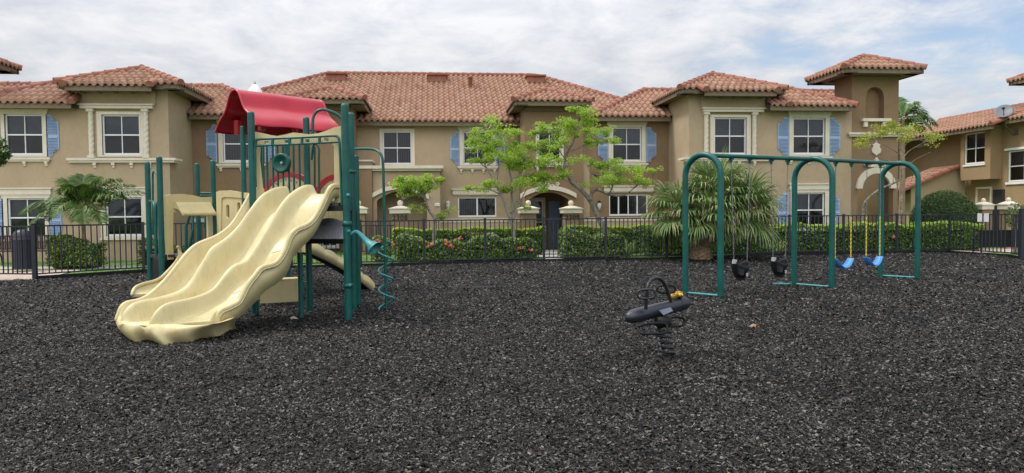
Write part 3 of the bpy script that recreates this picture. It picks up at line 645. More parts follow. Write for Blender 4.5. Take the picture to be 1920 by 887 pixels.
# satellite dish
d0 = onX = None
sd = thing('satellite_dish', 'grey satellite dish on a bent arm fixed to the right-hand house under its eave', 'satellite dish', (25.2, 28.6, 5.3))
P = dp(1883, 210, 30.0); Q = dp(1906, 246, 30.6)
Q = Vector((XM-.02, Q.y*XM/Q.x, Q.z)); P = Vector((Q.x-.55, Q.y+.05, Q.z+.95))
mb = MB(); ax = Vector((-.55, -.55, .55)).normalized(); rot = ax.to_track_quat('Z', 'Y').to_matrix()
mb.lathe([(0,-.10),(.15,-.085),(.28,-.045),(.36,0),(.365,.012),(.28,-.03),(.15,-.07),(0,-.085)], P, 20, rot); mb.build('dish', M['dish'], sd)
mb = MB(); mb.tube([P-ax*.1, P+Vector((.02,.0,-.35)), P+Vector((.15,0,-.75)), Q], .022, 8); mb.box(Q.x-.03, Q.x+.02, Q.y-.1, Q.y+.1, Q.z-.1, Q.z+.1); mb.build('arm', M['steel'], sd)
mb = MB(); mb.tube([P+Vector((.15,0,-.75)), P+Vector((.10,-.25,-.95)), P+Vector((.3,-.2,-1.1)), Q], .01, 6); mb.tube([P-ax*.02+Vector((0,0,-.3)), P+ax*.35+Vector((0,0,-.12))], .015, 6); mb.box(P.x+ax.x*.35-.04, P.x+ax.x*.35+.04, P.y+ax.y*.35-.04, P.y+ax.y*.35+.04, P.z+ax.z*.35-.16, P.z+ax.z*.35-.08); mb.build('cable', M['black'], sd)

# gate pillars
def text_mesh(s, size, loc, parent, T=None):
    cu = bpy.data.curves.new('numerals', 'FONT'); cu.body = s; cu.size = size; cu.extrude = .008; cu.offset = .008; cu.align_x = 'CENTER'; cu.space_character = 1.15
    o = bpy.data.objects.new('tmp', cu); COL.objects.link(o); bpy.context.view_layer.update()
    me = bpy.data.meshes.new_from_object(o.evaluated_get(bpy.context.evaluated_depsgraph_get())); bpy.data.objects.remove(o)
    me.transform(Matrix.Rotation(rad(90), 4, 'X')); me.transform(Matrix.Translation(Vector(loc))); me.materials.clear(); me.materials.append(M['num'])
    q = bpy.data.objects.new('numerals', me); COL.objects.link(q); q.parent = parent; q.matrix_parent_inverse = parent.matrix_basis.inverted(); return q
def pillar(xc, y, ztop, w, label, num=None):
    t = thing('gate_pillar', label, 'pillar', (xc, y, 0), 'stucco gate pillars with cream ball caps'); h = w/2
    mb = MB(); mb.box(xc-h, xc+h, y-h, y+h, -.1, ztop-.28); mb.build('shaft', M['pillar'], t)
    mb = MB(); e = h+(.09 if w > .45 else .05); mb.box(xc-e, xc+e, y-e, y+e, ztop-.28, ztop-.13); mb.box(xc-e-.03, xc+e+.03, y-e-.03, y+e+.03, ztop-.128, ztop-.085)
    V = [(xc-e,y-e,ztop-.083),(xc+e,y-e,ztop-.083),(xc+e,y+e,ztop-.083),(xc-e,y+e,ztop-.083),(xc-.1,y-.1,ztop),(xc+.1,y-.1,ztop),(xc+.1,y+.1,ztop),(xc-.1,y+.1,ztop)]
    mb.add(V, [(0,1,5,4),(1,2,6,5),(2,3,7,6),(3,0,4,7),(4,5,6,7)]); mb.build('cap', M['trim'], t)
    mb = MB(); rb_ = .11 if w > .45 else .08; mb.ell((xc, y, ztop+rb_*.9), rb_, rb_, rb_, 14, 10); mb.box(xc-.06, xc+.06, y-.06, y+.06, ztop, ztop+.03); mb.build('ball', M['trim'], t)
    if num: text_mesh(num, .25, (xc, y-h-.004, ztop-.53), t)
    return t
yp = 26.8
for (px, w, label, num) in ((750.5, .58, 'stucco gate pillar with cream ball cap numbered 2308', '2308'), (1070.5, .56, 'stucco gate pillar with cream ball cap numbered 2309', '2309'),
                            (990.5, .54, 'unnumbered stucco gate pillar left of the arched entry near pillar 2309', None), (672, .5, 'stucco gate pillar half hidden behind the green corkscrew pole of the play structure', None)):
    p = onY(px, 392, yp); q = onY(px, 386, yp); pillar(p.x, yp, q.z, w, label, num)
for (px, py, D, label, num) in ((1844, 379, 27.0, 'unnumbered cream capped pillar at the right beside the round clipped bush', None), (1891, 378, 26.0, 'cream capped stucco gate pillar at the far right end of the fence', None)):
    p = dp(px, py, D); pillar(p.x, p.y, p.z, .38, label, None)
# ================================================================== PLAY STRUCTURE
A_ = gr(653.5, 601); F_ = gr(479, 594); B_ = gr(664, 585); C_ = gr(672.5, 575); D_ = gr(581, 586)
ps = thing('play_structure', 'big green, tan and red playground climber with wavy triple slide and red gabled roof', 'play structure', ((A_+F_)/2))
def post(base, ytop, r=.05, ptop=None, px=None):
    base = Vector((base.x, base.y, 0)); D = (base-CP).dot(FW)
    x = ptop if ptop is not None else 960+F*(base-CP).dot(RT)/D
    d = ray(x, ytop); k = math.hypot(base.x, base.y)/math.hypot(d.x, d.y); zt = EYE+d.z*k
    mb = MB(); mb.tube([base-zz*.1, base+zz*(zt-r*.7)], r, 14, cap=False); 
    mb.lathe([(r,zt-r*.7),(r*.92,zt-r*.35),(r*.65,zt-r*.1),(0,zt)], (base.x, base.y, 0), 14)
    o = mb.build('post', M['green'], ps); return zt
ZA = post(A_, 194, .053); ZF = post(F_, 209, .05); ZB = post(B_, 211, .05); ZC = post(C_, 291, .043); ZD = post(D_, 219, .048)
L2_ = Vector((*(dp(304, 500, 13.9).xy), 0)); L1_ = Vector((*(dp(281.5, 500, 15.3).xy), 0)); M2_ = Vector((*(dp(403, 480, 14.9).xy), 0)); M1_ = Vector((*(dp(373.5, 480, 15.9).xy), 0))
post(L2_, 293, .056); post(L1_, 303, .056); post(M2_, 300, .052); post(M1_, 306, .052)
R1_ = Vector((*(dp(458.5, 400, 12.9).xy), 0)); R2_ = Vector((*(dp(490, 400, 14.2).xy), 0)); R3_ = gr(540.5, 522); R4_ = Vector((*(dp(571, 400, 13.4).xy), 0))
post(R1_, 236, .046); post(R2_, 226, .046); post(R3_, 230, .05)
# slide support legs
def leg(p, zt, r=.042): 
    mb = MB(); mb.tube([p-zz*.1, Vector((p.x, p.y, zt))], r, 12); mb.build('slide_leg', M['green'], ps)
leg(gr(565, 598), .95, .036)
# decks
def slab(name, pts, z0, z1, m):
    mb = MB(); mb.prism([[(p.x, p.y) for p in pts]], lambda u, v, t: (u, v, t), z0, z1); return mb.build(name, m, ps)
e_ = (F_-A_).normalized(); nb_ = Vector((-e_.y, e_.x, 0)); nb_ = nb_ if nb_.y > 0 else -nb_       # back normal of the deck front
zdeck = vpl(630, 386, A_, F_).z
sv_ = (C_-A_).normalized(); slab('deck', [A_+sv_*.05, F_+sv_*.05, F_+sv_*1.3, A_+sv_*1.35], zdeck-.07, zdeck, M['deckm'])
slab('deck', [R1_, R2_, R3_, R4_], 1.15, 1.22, M['deckm'])
slab('deck', [L2_, L1_, M1_, M2_], .60, .66, M['deckm'])
# ---- triple slide: four ridge lines, each in its own vertical plane
RP = [
 [(491,353),(486,352.5),(474,356),(456,386),(434,420),(406,441),(372,455),(352,471),(327,502),(307,526),(281,550),(262,560),(248.5,563),(236,565.5),(229,571),(225,580),(220,595)],
 [(537,351),(533,349),(526,349.5),(513,352.5),(490,366),(468,393),(445,425),(422.5,447),(396,465),(382,487.5),(368,510),(352,534),(331,548),(291,558.5),(271,561),(250.5,567.5),(236,579),(228,592),(225,606)],
 [(584,348),(580,346),(573,346.5),(566,349.5),(544,364),(524,388.6),(501.5,427),(479,463),(461,488),(440.6,496),(425,510),(411,528.4),(400,541),(382,551),(352,560),(323.6,565.5),(305,573),(291,587),(284,600),(283,612)],
 [(633,347),(629,344),(622,346.5),(616.5,352.5),(603,382),(587,409),(571,421),(555.6,427),(544,440.5),(535,465),(517,490),(490,499),(479,512.6),(465,530),(449,561),(440,567),(431,572),(420,576.5),(413,579),(409,586),(408,602)]]
TD = [10.62, 10.43, 10.23, 10.02]; ED = [8.99, 8.59, 8.33, 8.69]
ridges = []
for pts, td, ed in zip(RP, TD, ED):
    a = dp(pts[0][0], pts[0][1], td); b = dp(pts[-1][0], pts[-1][1], ed); ridges.append([vpl(x, y, a, b) for x, y in pts])
def smooth(P, n, it=1):
    P = [Vector(p) for p in P]; L = [0]
    for i in range(1, len(P)): L.append(L[-1]+(P[i]-P[i-1]).length)
    Q = []
    for k in range(n):
        s = L[-1]*k/(n-1); i = max(j for j in range(len(L)-1) if L[j] <= s+1e-9)
        t = (s-L[i])/max(1e-9, L[i+1]-L[i]); p0 = P[max(0, i-1)]; p1 = P[i]; p2 = P[i+1]; p3 = P[min(len(P)-1, i+2)]
        Q.append(.5*((2*p1)+(p2-p0)*t+(2*p0-5*p1+4*p2-p3)*t*t+(3*p1-p0-3*p2+p3)*t**3))
    for _ in range(it): Q = [Q[0]]+[(Q[i-1]+2*Q[i]+Q[i+1])/4 for i in range(1, n-1)]+[Q[-1]]
    return Q
NS = 110; RS = [smooth(r, NS, 3) for r in ridges]
mb = MB(); P = []; SEG = 24
flare = (RS[3][0]-RS[0][0]).normalized()
zex = .205
for i in range(NS):
    s = i/(NS-1); row_ = []; bot = []
    h = .25+.09*math.sin(s*math.pi)
    if s < .06: h = lerp(.20, h, s/.06)
    for c in range(3):
        a, b = RS[c][i], RS[c+1][i]
        for k in range(SEG+(1 if c == 2 else 0)):
            t = k/SEG; p = a.lerp(b, t); q = min(1, max(0, (min(t, 1-t)-.038)/.20)); zc = p.z-h*(.85,1.0,.62)[c]*(q*q*(3-2*q)); 
            p.z = max(zc, min(zex, p.z)) if s > .5 else zc
            row_.append(p)
    bt = []
    for k in range(3*SEG+1):
        j = 3*SEG-k; p = row_[j].copy(); c = j//SEG; 
        fl = min(row_[min(c, 2)*SEG+SEG//2].z, p.z); p.z = max(min(fl-.045, p.z-.05), .03 if s > .5 else -9); bt.append(p)
    bt[0] = bt[0]+flare*.03; bt[-1] = bt[-1]-flare*.03
    P.append(row_+bt)
mb.grid(P, True, True); mb.add(P[0], [tuple(range(len(P[0])))]); mb.add(P[-1], [tuple(range(len(P[-1])))])
for r in (RS[0], RS[3]): mb.tube([p-zz*.024 for p in r], .034, 12, round_ends=True)
edge = [p+flare*.034-zz*.045 for p in RS[3][:-4]]
mb.tube(edge, .009, 6)
slide = mb.build('slide', M['plastic'], ps)
# bulging moulded feet under the slide exit
sd_ = (RS[2][-1]-RS[2][0]); sd_.z = 0; sd_.normalize(); sp_ = Vector((-sd_.y, sd_.x, 0)); sp_ = sp_ if sp_.x > 0 else -sp_
T_ = [(62,560),(75,622),(120,627),(230,628),(330,630),(357,652),(420,650),(520,646),(620,660),(760,658),(880,645),(950,630),(1040,600),(1115,560)]
B_l = [(95,640),(105,695),(150,765),(220,790),(320,775),(395,790),(470,822),(560,812),(640,808),(740,812),(800,785),(900,768),(990,757),(1090,690)]
tp = [gr(210+x/4.93, 480+y/4.93, .21) for x, y in T_]; bp = [gr(210+x/4.93, 480+y/4.93, -.0) for x, y in B_l]
tp = [tp[0]-sd_*.08]+tp+[tp[-1]-sd_*.10]; bp = [bp[0]-sd_*.08]+bp+[bp[-1]-sd_*.10]
def smooth_i(P, n, it):
    Q = []; m = len(P)
    for k in range(n):
        s = (m-1)*k/(n-1); i = min(m-2, int(s)); t = s-i; p0 = P[max(0, i-1)]; p1 = P[i]; p2 = P[i+1]; p3 = P[min(m-1, i+2)]
        Q.append(.5*((2*p1)+(p2-p0)*t+(2*p0-5*p1+4*p2-p3)*t*t+(3*p1-p0-3*p2+p3)*t**3))
    for _ in range(it): Q = [Q[0]]+[(Q[i-1]+2*Q[i]+Q[i+1])/4 for i in range(1, n-1)]+[Q[-1]]
    return Q
tp = smooth_i(tp, 100, 3); bp = smooth_i(bp, 100, 3); mb = MB(); P = []
for p, q in zip(tp, bp):
    col = [p-sd_*.10+zz*.012, p-sd_*.02+zz*.010, p+zz*0]
    for t in (.12,.3,.5,.7,.85,1.0): col.append(p.lerp(q, t)+sd_*(.05*math.sin(math.pi*t**.8)))
    col.append(q-zz*.08-sd_*.05); P.append(col)
mb.grid(P, True)
mb.build('slide_foot', M['plastic'], slide, fix=False)
# raised grip bars in the left channel and step seams in the right one
for k in range(4):
    mb = MB(); s = int(NS*(.60+.035*k)); a, b = RS[0][s], RS[1][s]; a2, b2 = RS[0][s+3], RS[1][s+3]
    p = a.lerp(b, .62); q = a2.lerp(b2, .82); dz = .25; mb.tube([p-zz*(dz-.01), (p+q)/2-zz*(dz-.03)+sp_*.02, q-zz*(dz-.06)], .022, 8, round_ends=True); mb.build('grip_bar', M['plastic'], slide)
for s in (43, 72):
    mb = MB(); a, b = RS[2][s], RS[3][s]; hh = .25+.09*math.sin(s/NS*math.pi)
    mb.tube([a.lerp(b, t)-zz*(hh*.62-.002) for t in (.36, .5, .64)], .0045, 6); mb.build('step_seam', M['plastic'], slide)
# small curved slide off the low deck, behind the big one
lp = [(333,463),(338,467),(338,475),(331,489.5),(317,506),(297,524),(270.6,532),(256,537.5),(250,543),(248,552)]
a = dp(333, 463, 14.0); b = dp(248, 552, 11.9); lr = smooth([vpl(x, y, a, b) for x, y in lp], 40, 2); off = Vector((.52, .22, 0))
mb = MB(); P = []
for i, p in enumerate(lr):
    s = i/39; h = min(.20, max(.0, p.z-.17)); rw = []; bt = []
    for k in range(13):
        t = k/12; q = p+off*t; q.z = p.z-h*(1-abs(2*t-1)**3); rw.append(q)
    for k in range(12, -1, -1): q = rw[k].copy(); q.z = min(p.z-h-.04, q.z-.04); bt.append(q)
    P.append(rw+bt)
mb.grid(P, True, True); mb.add(P[0], [tuple(range(26))]); mb.add(P[-1], [tuple(range(26))]); mb.tube(lr, .03, 8, round_ends=True); mb.tube([p+off for p in lr], .03, 8, round_ends=True)
c = lr[-1]; mb.box(c.x+.03, c.x+.5, c.y+.1, c.y+.5, -.05, .17); mb.build('curved_slide', M['plastic'], ps)
# ---- red gabled roof
ra = dp(439.5, 168, 12.7); rb = dp(597, 186, 14.0); rb.z = ra.z = (ra.z+rb.z)/2; rd = (rb-ra); rd.z = 0; rl = rd.length; rd.normalize(); rn = Vector((rd.y, -rd.x, 0))
prof = [(0,0),(.07,.006),(.15,.05),(.22,.13),(.28,.22),(.35,.30),(.45,.36),(.56,.415),(.66,.49),(.74,.575)]
prof = [(o*.98, d*1.2) for o, d in prof]
full = [(-o, d) for o, d in reversed(prof[1:])]+prof
mb = MB(); P = []
for i in range(25):
    s = i/24; bulge = 1+.035*math.sin(s*math.pi*3+.5); sag = .03*math.sin(s*math.pi)*0
    top = [ra+rd*(s*rl)+rn*(o*bulge)-zz*(d*1.0+.012*math.sin(s*12.0)*min(1, abs(o)*4)) for o, d in full]
    top = smooth(top, 40, 1); bot = [p-zz*.03-rn*0 for p in reversed(top)]
    P.append(top+bot)
mb.grid(P, True, True); mb.add(P[0], [tuple(range(80))]); mb.add(P[-1], [tuple(range(80))])
roofc = mb.build('roof_canopy', M['red'], ps)
mb = MB()                                             # moulded rim and the sockets that sit on the posts
for s in (0, rl):
    mb.tube(smooth([ra+rd*s+rn*o-zz*(d+.015) for o, d in full], 40, 1), .024, 8, round_ends=True)
for (t, o) in ((.16,.42),(.16,-.45),(.84,.45),(.84,-.45)):
    p = ra+rd*(t*rl)+rn*o; w = Vector((p.x, p.y, ra.z-.50)); mb.tube([w, w-zz*.26], [.085,.062], 10)
mb.build('roof_rim', M['red'], roofc)
# ---- front hood panel (tan) with four square cut-outs, and the green double rail in front of it
fa = F_-e_*.02+nb_*.10; fb = A_+e_*.02+nb_*.10
def Pl(px, py, a, b, t, n): p = vpl(px, py, a, b); return p+n*t
out = [(478,247),(490,249.5),(505,253),(520,255),(535,252),(550,248.5),(565,250),(580,252),(596,250),(612,245),(626,239),(639,236),(639,255),(640,380),(627,380),(626,275),(622,268),(490,272),(486,276),(485,300),(491,356),(482,356)]
holes = [[(x, y), (x+8, y), (x+8, y+6), (x, y+6)] for x, y in ((496,266-1),(533,262.5),(572,261),(608,258.5))]
mb = MB(); mb.prism([out]+holes, lambda u, v, t: Pl(u, v, fa, fb, t, nb_), 0, .035); mb.build('hood_panel', M['plastic'], ps)
def PF(px, py, o=0.0): return vpl(px, py, F_, A_)+nb_*o
mb = MB()
mb.tube(smooth([PF(478,380),PF(478.5,300),PF(478.5,275),PF(481,264),PF(488,261),PF(560,258),PF(625,254.5),PF(632,256),PF(636,264),PF(638,300),PF(641,385)], 60, 0), .019, 8)
mb.tube([PF(478.5,273.5), PF(560,270), PF(636,266)], .017, 8)
for x, y0, y1 in ((511,260,272.5),(543,258.6,271),(566,257.7,270),(599,256,268)): mb.tube([PF(x,y0), PF(x,y1)], .022, 8)
mb.build('top_rail', M['green'], ps)
# picket barrier at the rear of the deck, with the speaker disc
ga, gb = F_+nb_*.75, A_+nb_*.75
mb = MB()
for x, y1 in ((493,344),(500,348),(511,351),(520,346),(530,345),(541,358),(550,352),(561,347)):
    mb.tube([vpl(x,271,ga,gb), vpl(x+(x-960)*-.004,y1+8,ga,gb)], .016, 8)
mb.tube([vpl(490,271,ga,gb), vpl(566,269,ga,gb)], .016, 8); mb.tube([vpl(490,362,ga,gb), vpl(566,360,ga,gb)], .016, 8)
mb.tube(smooth([vpl(584,300,ga,gb),vpl(586,283,ga,gb),vpl(588,270,ga,gb),vpl(594,270,ga,gb),vpl(598,278,ga,gb),vpl(598,300,ga,gb),vpl(599,372,ga,gb)], 30, 1), .018, 8)
mb.tube([vpl(590,275,ga,gb), vpl(590,375,ga,gb)], .016, 8)
mb.tube(smooth([vpl(586,362,ga,gb),vpl(588,372,ga,gb),vpl(600,373,ga,gb),vpl(612,369,ga,gb)], 16, 1), .014, 8)
mb.build('barrier', M['green'], ps)
cc = vpl(529, 306, F_+nb_*.68, A_+nb_*.68); rot = (-nb_).to_track_quat('Z', 'Y').to_matrix()
mb = MB(); mb.lathe([(0,-.02),(.15,-.02),(.155,.03),(.14,.05),(.115,.045),(.07,.01),(.03,.0),(0,.0)], cc, 26, rot); dk = mb.build('spinner_disc', M['green'], ps)
mb = MB(); mb.ell(cc-nb_*.0+(-nb_)*.015, .025, .025, .025, 10, 8); mb.build('disc_hub', M['ribs'], dk)
# half-round activity panels, tan with a scalloped red rim and dark seed-shaped holes
def melon(cx, cy, r, a0, a1, back, seeds):
    pa, pb = F_+nb_*back, A_+nb_*back; n = 30
    arc = [(cx-math.cos(lerp(a0, a1, i/n))*r, cy-math.sin(lerp(a0, a1, i/n))*r*.93) for i in range(n+1)]
    inn = [(cx+(x-cx)*.83, cy+(y-cy)*.83) for x, y in arc]
    arc2 = [(cx+(x-cx)*(1+.018*abs(math.sin(i*.9))), cy+(y-cy)*(1+.018*abs(math.sin(i*.9)))) for i, (x, y) in enumerate(arc)]
    hl = []
    for (sx, sy) in seeds: hl.append([(sx+1.5*math.cos(q), sy+2.4*math.sin(q)) for q in [k*math.pi/4 for k in range(8)]])
    base = [(inn[0][0], cy+3)]+inn+[(inn[-1][0], cy+3)]
    mb = MB(); mb.prism([base]+hl, lambda u, v, t: Pl(u, v, pa, pb, t, nb_), 0, .03); o = mb.build('arch_panel', M['plastic'], ps)
    mb = MB(); mb.prism([arc2+list(reversed(inn))], lambda u, v, t: Pl(u, v, pa, pb, t, nb_), -.012, .042); mb.build('panel_rim', M['red'], o)
melon(543, 372, 52, .08, 2.2, 1.32, [(518,345),(527,340),(536,337),(546,339),(556,343),(522,356),(540,350),(552,356)])
melon(640, 374, 52, .15, 1.75, 1.25, [(603,347),(612,341),(623,339),(608,356),(618,351)])
# handrail loops on the access side, post A
mb = MB(); ha, hb = B_, D_
mb.tube(smooth([vpl(641,222,ha,hb),vpl(630,213,ha,hb),vpl(612,206.5,ha,hb),vpl(602,205.5,ha,hb),vpl(593,210,ha,hb),vpl(587.5,220,ha,hb),vpl(586.5,234,ha,hb),vpl(587,262,ha,hb)], 40, 1), .022, 10); mb.build('handrail', M['green'], ps)
for (p, z, r, h) in ((A_,1.32,.065,.07),(A_,.46,.065,.06),(B_,2.1,.06,.05)):
    mb = MB(); mb.lathe([(.05,z),(r,z),(r,z+h),(.05,z+h)], (p.x,p.y,0), 14); mb.build('clamp', M['green'], ps)
for z in (.5, 1.25, 1.75):
    mb = MB(); mb.ell(A_+Vector((.03,-.045,z)), .028, .028, .028, 8, 6); mb.build('bolt_cap', M['teal'], ps)
# corkscrew pole
ka = C_; kb = gr(725, 583); mb = MB()
mb.tube(smooth([vpl(662,279.5,ka,kb),vpl(690,279,ka,kb),vpl(704,281,ka,kb),vpl(713,287,ka,kb),vpl(717.5,299,ka,kb),vpl(719,330,ka,kb),vpl(720.5,400,ka,kb),vpl(722.5,500,ka,kb),vpl(725,588,ka,kb)], 70, 1), .021, 10); cs = mb.build('corkscrew_pole', M['green'], ps)
mb = MB(); zt = (dp(735, 452, (kb-CP).dot(FW))).z; H = []
for i in range(101):
    a = i/100*3.55*2*math.pi; rr = .115*(1 if i > 6 else .3+.7*i/6); H.append(Vector((kb.x-.0+rr*math.cos(a), kb.y+rr*math.sin(a), lerp(zt, .02, i/100))))
mb.tube(H, .0145, 8); mb.build('spiral', M['teal'], cs)
# talk tube megaphone
h0 = A_+zz*vpl(655, 440, A_, C_).z; h0.z = vpl(655,440,A_,C_).z; hm = dp(668, 434, 9.9); h1 = dp(678, 442, 9.85); h2 = dp(703, 466, 9.75)
mb = MB(); mb.tube(smooth([h0, dp(660,437.5,9.9), hm, h1, dp(690,455,9.8), dp(697,461,9.77), h2], 24, 1), [.026]*8+[lerp(.026,.045,i/8) for i in range(8)]+[lerp(.045,.105,(i/7)**1.5) for i in range(8)], 16, cap=False)
hn = (h2-h1).normalized(); mb.lathe([(.105,0),(.112,.008),(.112,.0),(.09,-.03),(.05,-.11),(0,-.15)], h2, 16, hn.to_track_quat('Z','Y').to_matrix()); mb.build('megaphone', M['teal'], ps)
# plank-lined tan wall under the deck and an arched ribbed bridge with a black edge
wa, wb = F_+nb_*1.5, A_+nb_*1.5
mb = MB(); x0 = 566
for i in range(7):
    xa = x0+i*12.5; mb.prism([[(xa,388),(xa+12,388),(xa+12,425),(xa,425)]], lambda u, v, t: Pl(u, v, wa, wb, t, nb_), 0, .03)
mb.build('plank_wall', M['plastic'], ps)
ba, bb = A_+nb_*.35, F_+nb_*.35; c0 = vpl(574, 448, ba, bb); c1 = vpl(649, 448, ba, bb); P = []; mb = MB(); NB = 56; W_ = c1-c0
for i in range(NB+1):
    u = i/NB; side_ = .55+.45*math.sin(math.pi*min(1, u*.85+.12)); row_ = []
    for j in range(13):
        t = j/12; row_.append(c0+W_*u+sv_*(1.15*t)+zz*(.30*side_*math.sin(math.pi*min(1, t*.9))+(.005 if i % 2 else -.005)))
    P.append(row_)
mb.grid(P, False); br = mb.build('arched_bridge', M['ribs'], ps, fix=False)
mb = MB(); wn_ = W_.normalized(); mb.obox(c0+W_*.5-zz*.035-nb_*.01, wn_, Vector((-wn_.y, wn_.x, 0)).normalized(), zz, W_.length/2, .015, .035); mb.build('bridge_edge', M['black'], br)
# climber ramp going down behind to the right
g1 = gr(703, 541); g0 = dp(583, 460, 12.4); w = Vector((-.25, .5, 0)); P = []; mb = MB(); n = 30
for i in range(n+1):
    t = i/n; p = Vector((lerp(g0.x, g1.x, t), lerp(g0.y, g1.y, t), lerp(g0.z, .05, t))); p.z += .07*math.sin(t*math.pi); e = .035*abs(math.sin(t*math.pi*5))
    P.append([p+zz*(.05+e), p+zz*(.0+e)+w*.12, p+w*.88+zz*(.0+e), p+w+zz*(.05+e), p+w-zz*.14, p-zz*.14])
mb.grid(P, True, True); mb.add(P[-1], [tuple(range(6))]); mb.add(P[0], [tuple(range(6))]); mb.build('wavy_climber', M['plastic'], ps)
mb = MB()
P = [[q[4]-zz*.006, q[5]-zz*.006, q[5]-zz*.03, q[4]-zz*.03] for q in P]; mb.grid(P, True, True); mb.build('climber_frame', M['black'], ps)
# tan counter panel below the slide
ua, ub = gr(489, 575), gr(561, 571); un = Vector((-(ub-ua).y, (ub-ua).x, 0)).normalized()
mb = MB(); mb.prism([[(487,527),(559,523),(559.5,565),(488.5,569)]], lambda u, v, t: Pl(u, v, ua, ub, t, un), 0, .025); cp = mb.build('counter_panel', M['plastic'], ps)
mb = MB(); a = vpl(487, 526, ua, ub); b = vpl(560, 522, ua, ub); mb.add([a-un*.0, b, b+un*.32, a+un*.32, a-zz*.03, b-zz*.03, b+un*.32-zz*.03, a+un*.32-zz*.03], [(0,1,2,3),(4,7,6,5),(0,4,5,1),(1,5,6,2),(2,6,7,3),(3,7,4,0)]); mb.build('counter_top', M['plastic'], ps)
# shop-front panel with awning between the two left posts
sa, sb = L2_, M2_; sn = Vector((-(sb-sa).y, (sb-sa).x, 0)).normalized(); sn = sn if sn.y > 0 else -sn
out = [(309,367),(320,364.5),(340,363.5),(360,366),(378,370),(398,369),(399,470),(390,468),(389,402),(324,398),(323,455),(325,486),(313,487),(311,430)]
mb = MB(); mb.prism([out], lambda u, v, t: Pl(u, v, sa, sb, t, sn), -.02, .04); fr = mb.build('shop_panel', M['plastic'], ps)
def PS_(px, py, o): return vpl(px, py, sa, sb)-sn*o
prof = [(379,.0),(379,.06),(384,.10),(391,.15),(398,.22),(404,.27),(404.5,.24),(398,.19),(392,.10),(390,.0)]
mb = MB(); P = []
for i in range(13):
    t = i/12; P.append([PS_(lerp(325,391,t)+o*lerp(14,4,t), y, o) for y, o in prof])
mb.grid(P, True, True); mb.add(P[0], [tuple(range(len(prof)))]); mb.add(P[-1], [tuple(range(len(prof)))]); mb.build('awning', M['plastic'], fr)
# ovals panel
oa, ob = M2_, R1_
out = [(407,360),(413,357.5),(430,357),(448,360),(466,362),(475,361),(476,440),(466,446),(409,446)]
def oval(x, y, w=3.1, h=12.5):
    return [(x+w*math.cos(a), y-h+w+w*math.sin(a)) for a in [math.pi+k*math.pi/6 for k in range(7)]]+[(x+w*math.cos(a), y+h-w+w*math.sin(a)) for a in [k*math.pi/6 for k in range(7)]]
mb = MB(); ov = [oval(427,396.5), oval(447.5,392), oval(430,428,3,7)]
on_ = Vector((-(ob-oa).y, (ob-oa).x, 0)).normalized(); on_ = on_ if on_.y > 0 else -on_
mb.prism([out]+ov, lambda u, v, t: Pl(u, v, oa, ob, t, on_), 0, .03)
rim = [(407,360),(413,357.5),(430,357),(448,360),(466,362),(475,361),(475,371),(460,372),(440,370),(423,369.5),(417,372),(416,446),(409,446)]
mb.prism([rim], lambda u, v, t: Pl(u, v, oa, ob, t, on_), -.02, -.001); mb.build('oval_panel', M['plastic'], ps)
# ladder end: loop rail, treads, black skirt, back rails
mb = MB(); la, lb = L1_, L2_
mb.tube(smooth([vpl(287,440,la,lb),vpl(286.5,340,la,lb),vpl(286.5,326,la,lb),vpl(289,321,la,lb),vpl(293,325,la,lb),vpl(297.5,333,la,lb),vpl(299,345,la,lb)], 30, 1), .02, 8)
mb.tube(smooth([vpl(281,378,la,lb),vpl(285,377,la,lb),vpl(289,382,la,lb),vpl(290.5,396,la,lb),vpl(293,480,la,lb)], 24, 1), .035, 8)
mb.tube(smooth([vpl(296,378,la,lb),vpl(293.5,395,la,lb),vpl(294,480,la,lb)], 12, 1), .02, 8); mb.build('ladder_rail', M['green'], ps)
mb = MB(); a = vpl(283,478,la,lb); b = vpl(303,478,la,lb); tn = (b-a); nn = Vector((tn.y, -tn.x, 0)).normalized(); nn = nn if nn.x < 0 else -nn
for k in range(1):
    q = nn*0; V = [a+q, b+q, b+q-nn*.25, a+q-nn*.25]; V += [p-zz*.05 for p in V]
    mb.add(V, [(0,1,2,3),(7,6,5,4),(0,4,5,1),(1,5,6,2),(2,6,7,3),(3,7,4,0)])
mb.build('tread', M['deckm'], ps)
mb = MB(); mb.prism([[(308,489),(331,487),(331,525),(308,528)]], lambda u, v, t: Pl(u, v, sa, sb, t, sn), 0, .03); mb.prism([[(286,486),(303,486),(303,518),(286,526)]], lambda u, v, t: Pl(u, v, la, lb, t, Vector((1,0,0))), 0, .03); mb.build('skirt', M['black'], ps)
mb = MB()
for (x0_, y0_, x1_, y1_, D) in ((376,362,400,362.5,15.6),(376,367,400,367,15.6)): mb.tube([dp(x0_,y0_,D), dp(x1_,y1_,D)], .022, 8)
for (x0_, y0_, x1_, y1_, D, r) in ((356,404,349,424,15.2,.03),(349,424,349.5,478,15.2,.035),(362,430,352,478,15.0,.03),(362,404,363,478,15.6,.022),(385,404,386,450,15.7,.025),(388,412,382,425,15.7,.025)): mb.tube([dp(x0_,y0_,D), dp(x1_,y1_,D)], r, 8)
mb.build('climbing_bars', M['green'], ps)

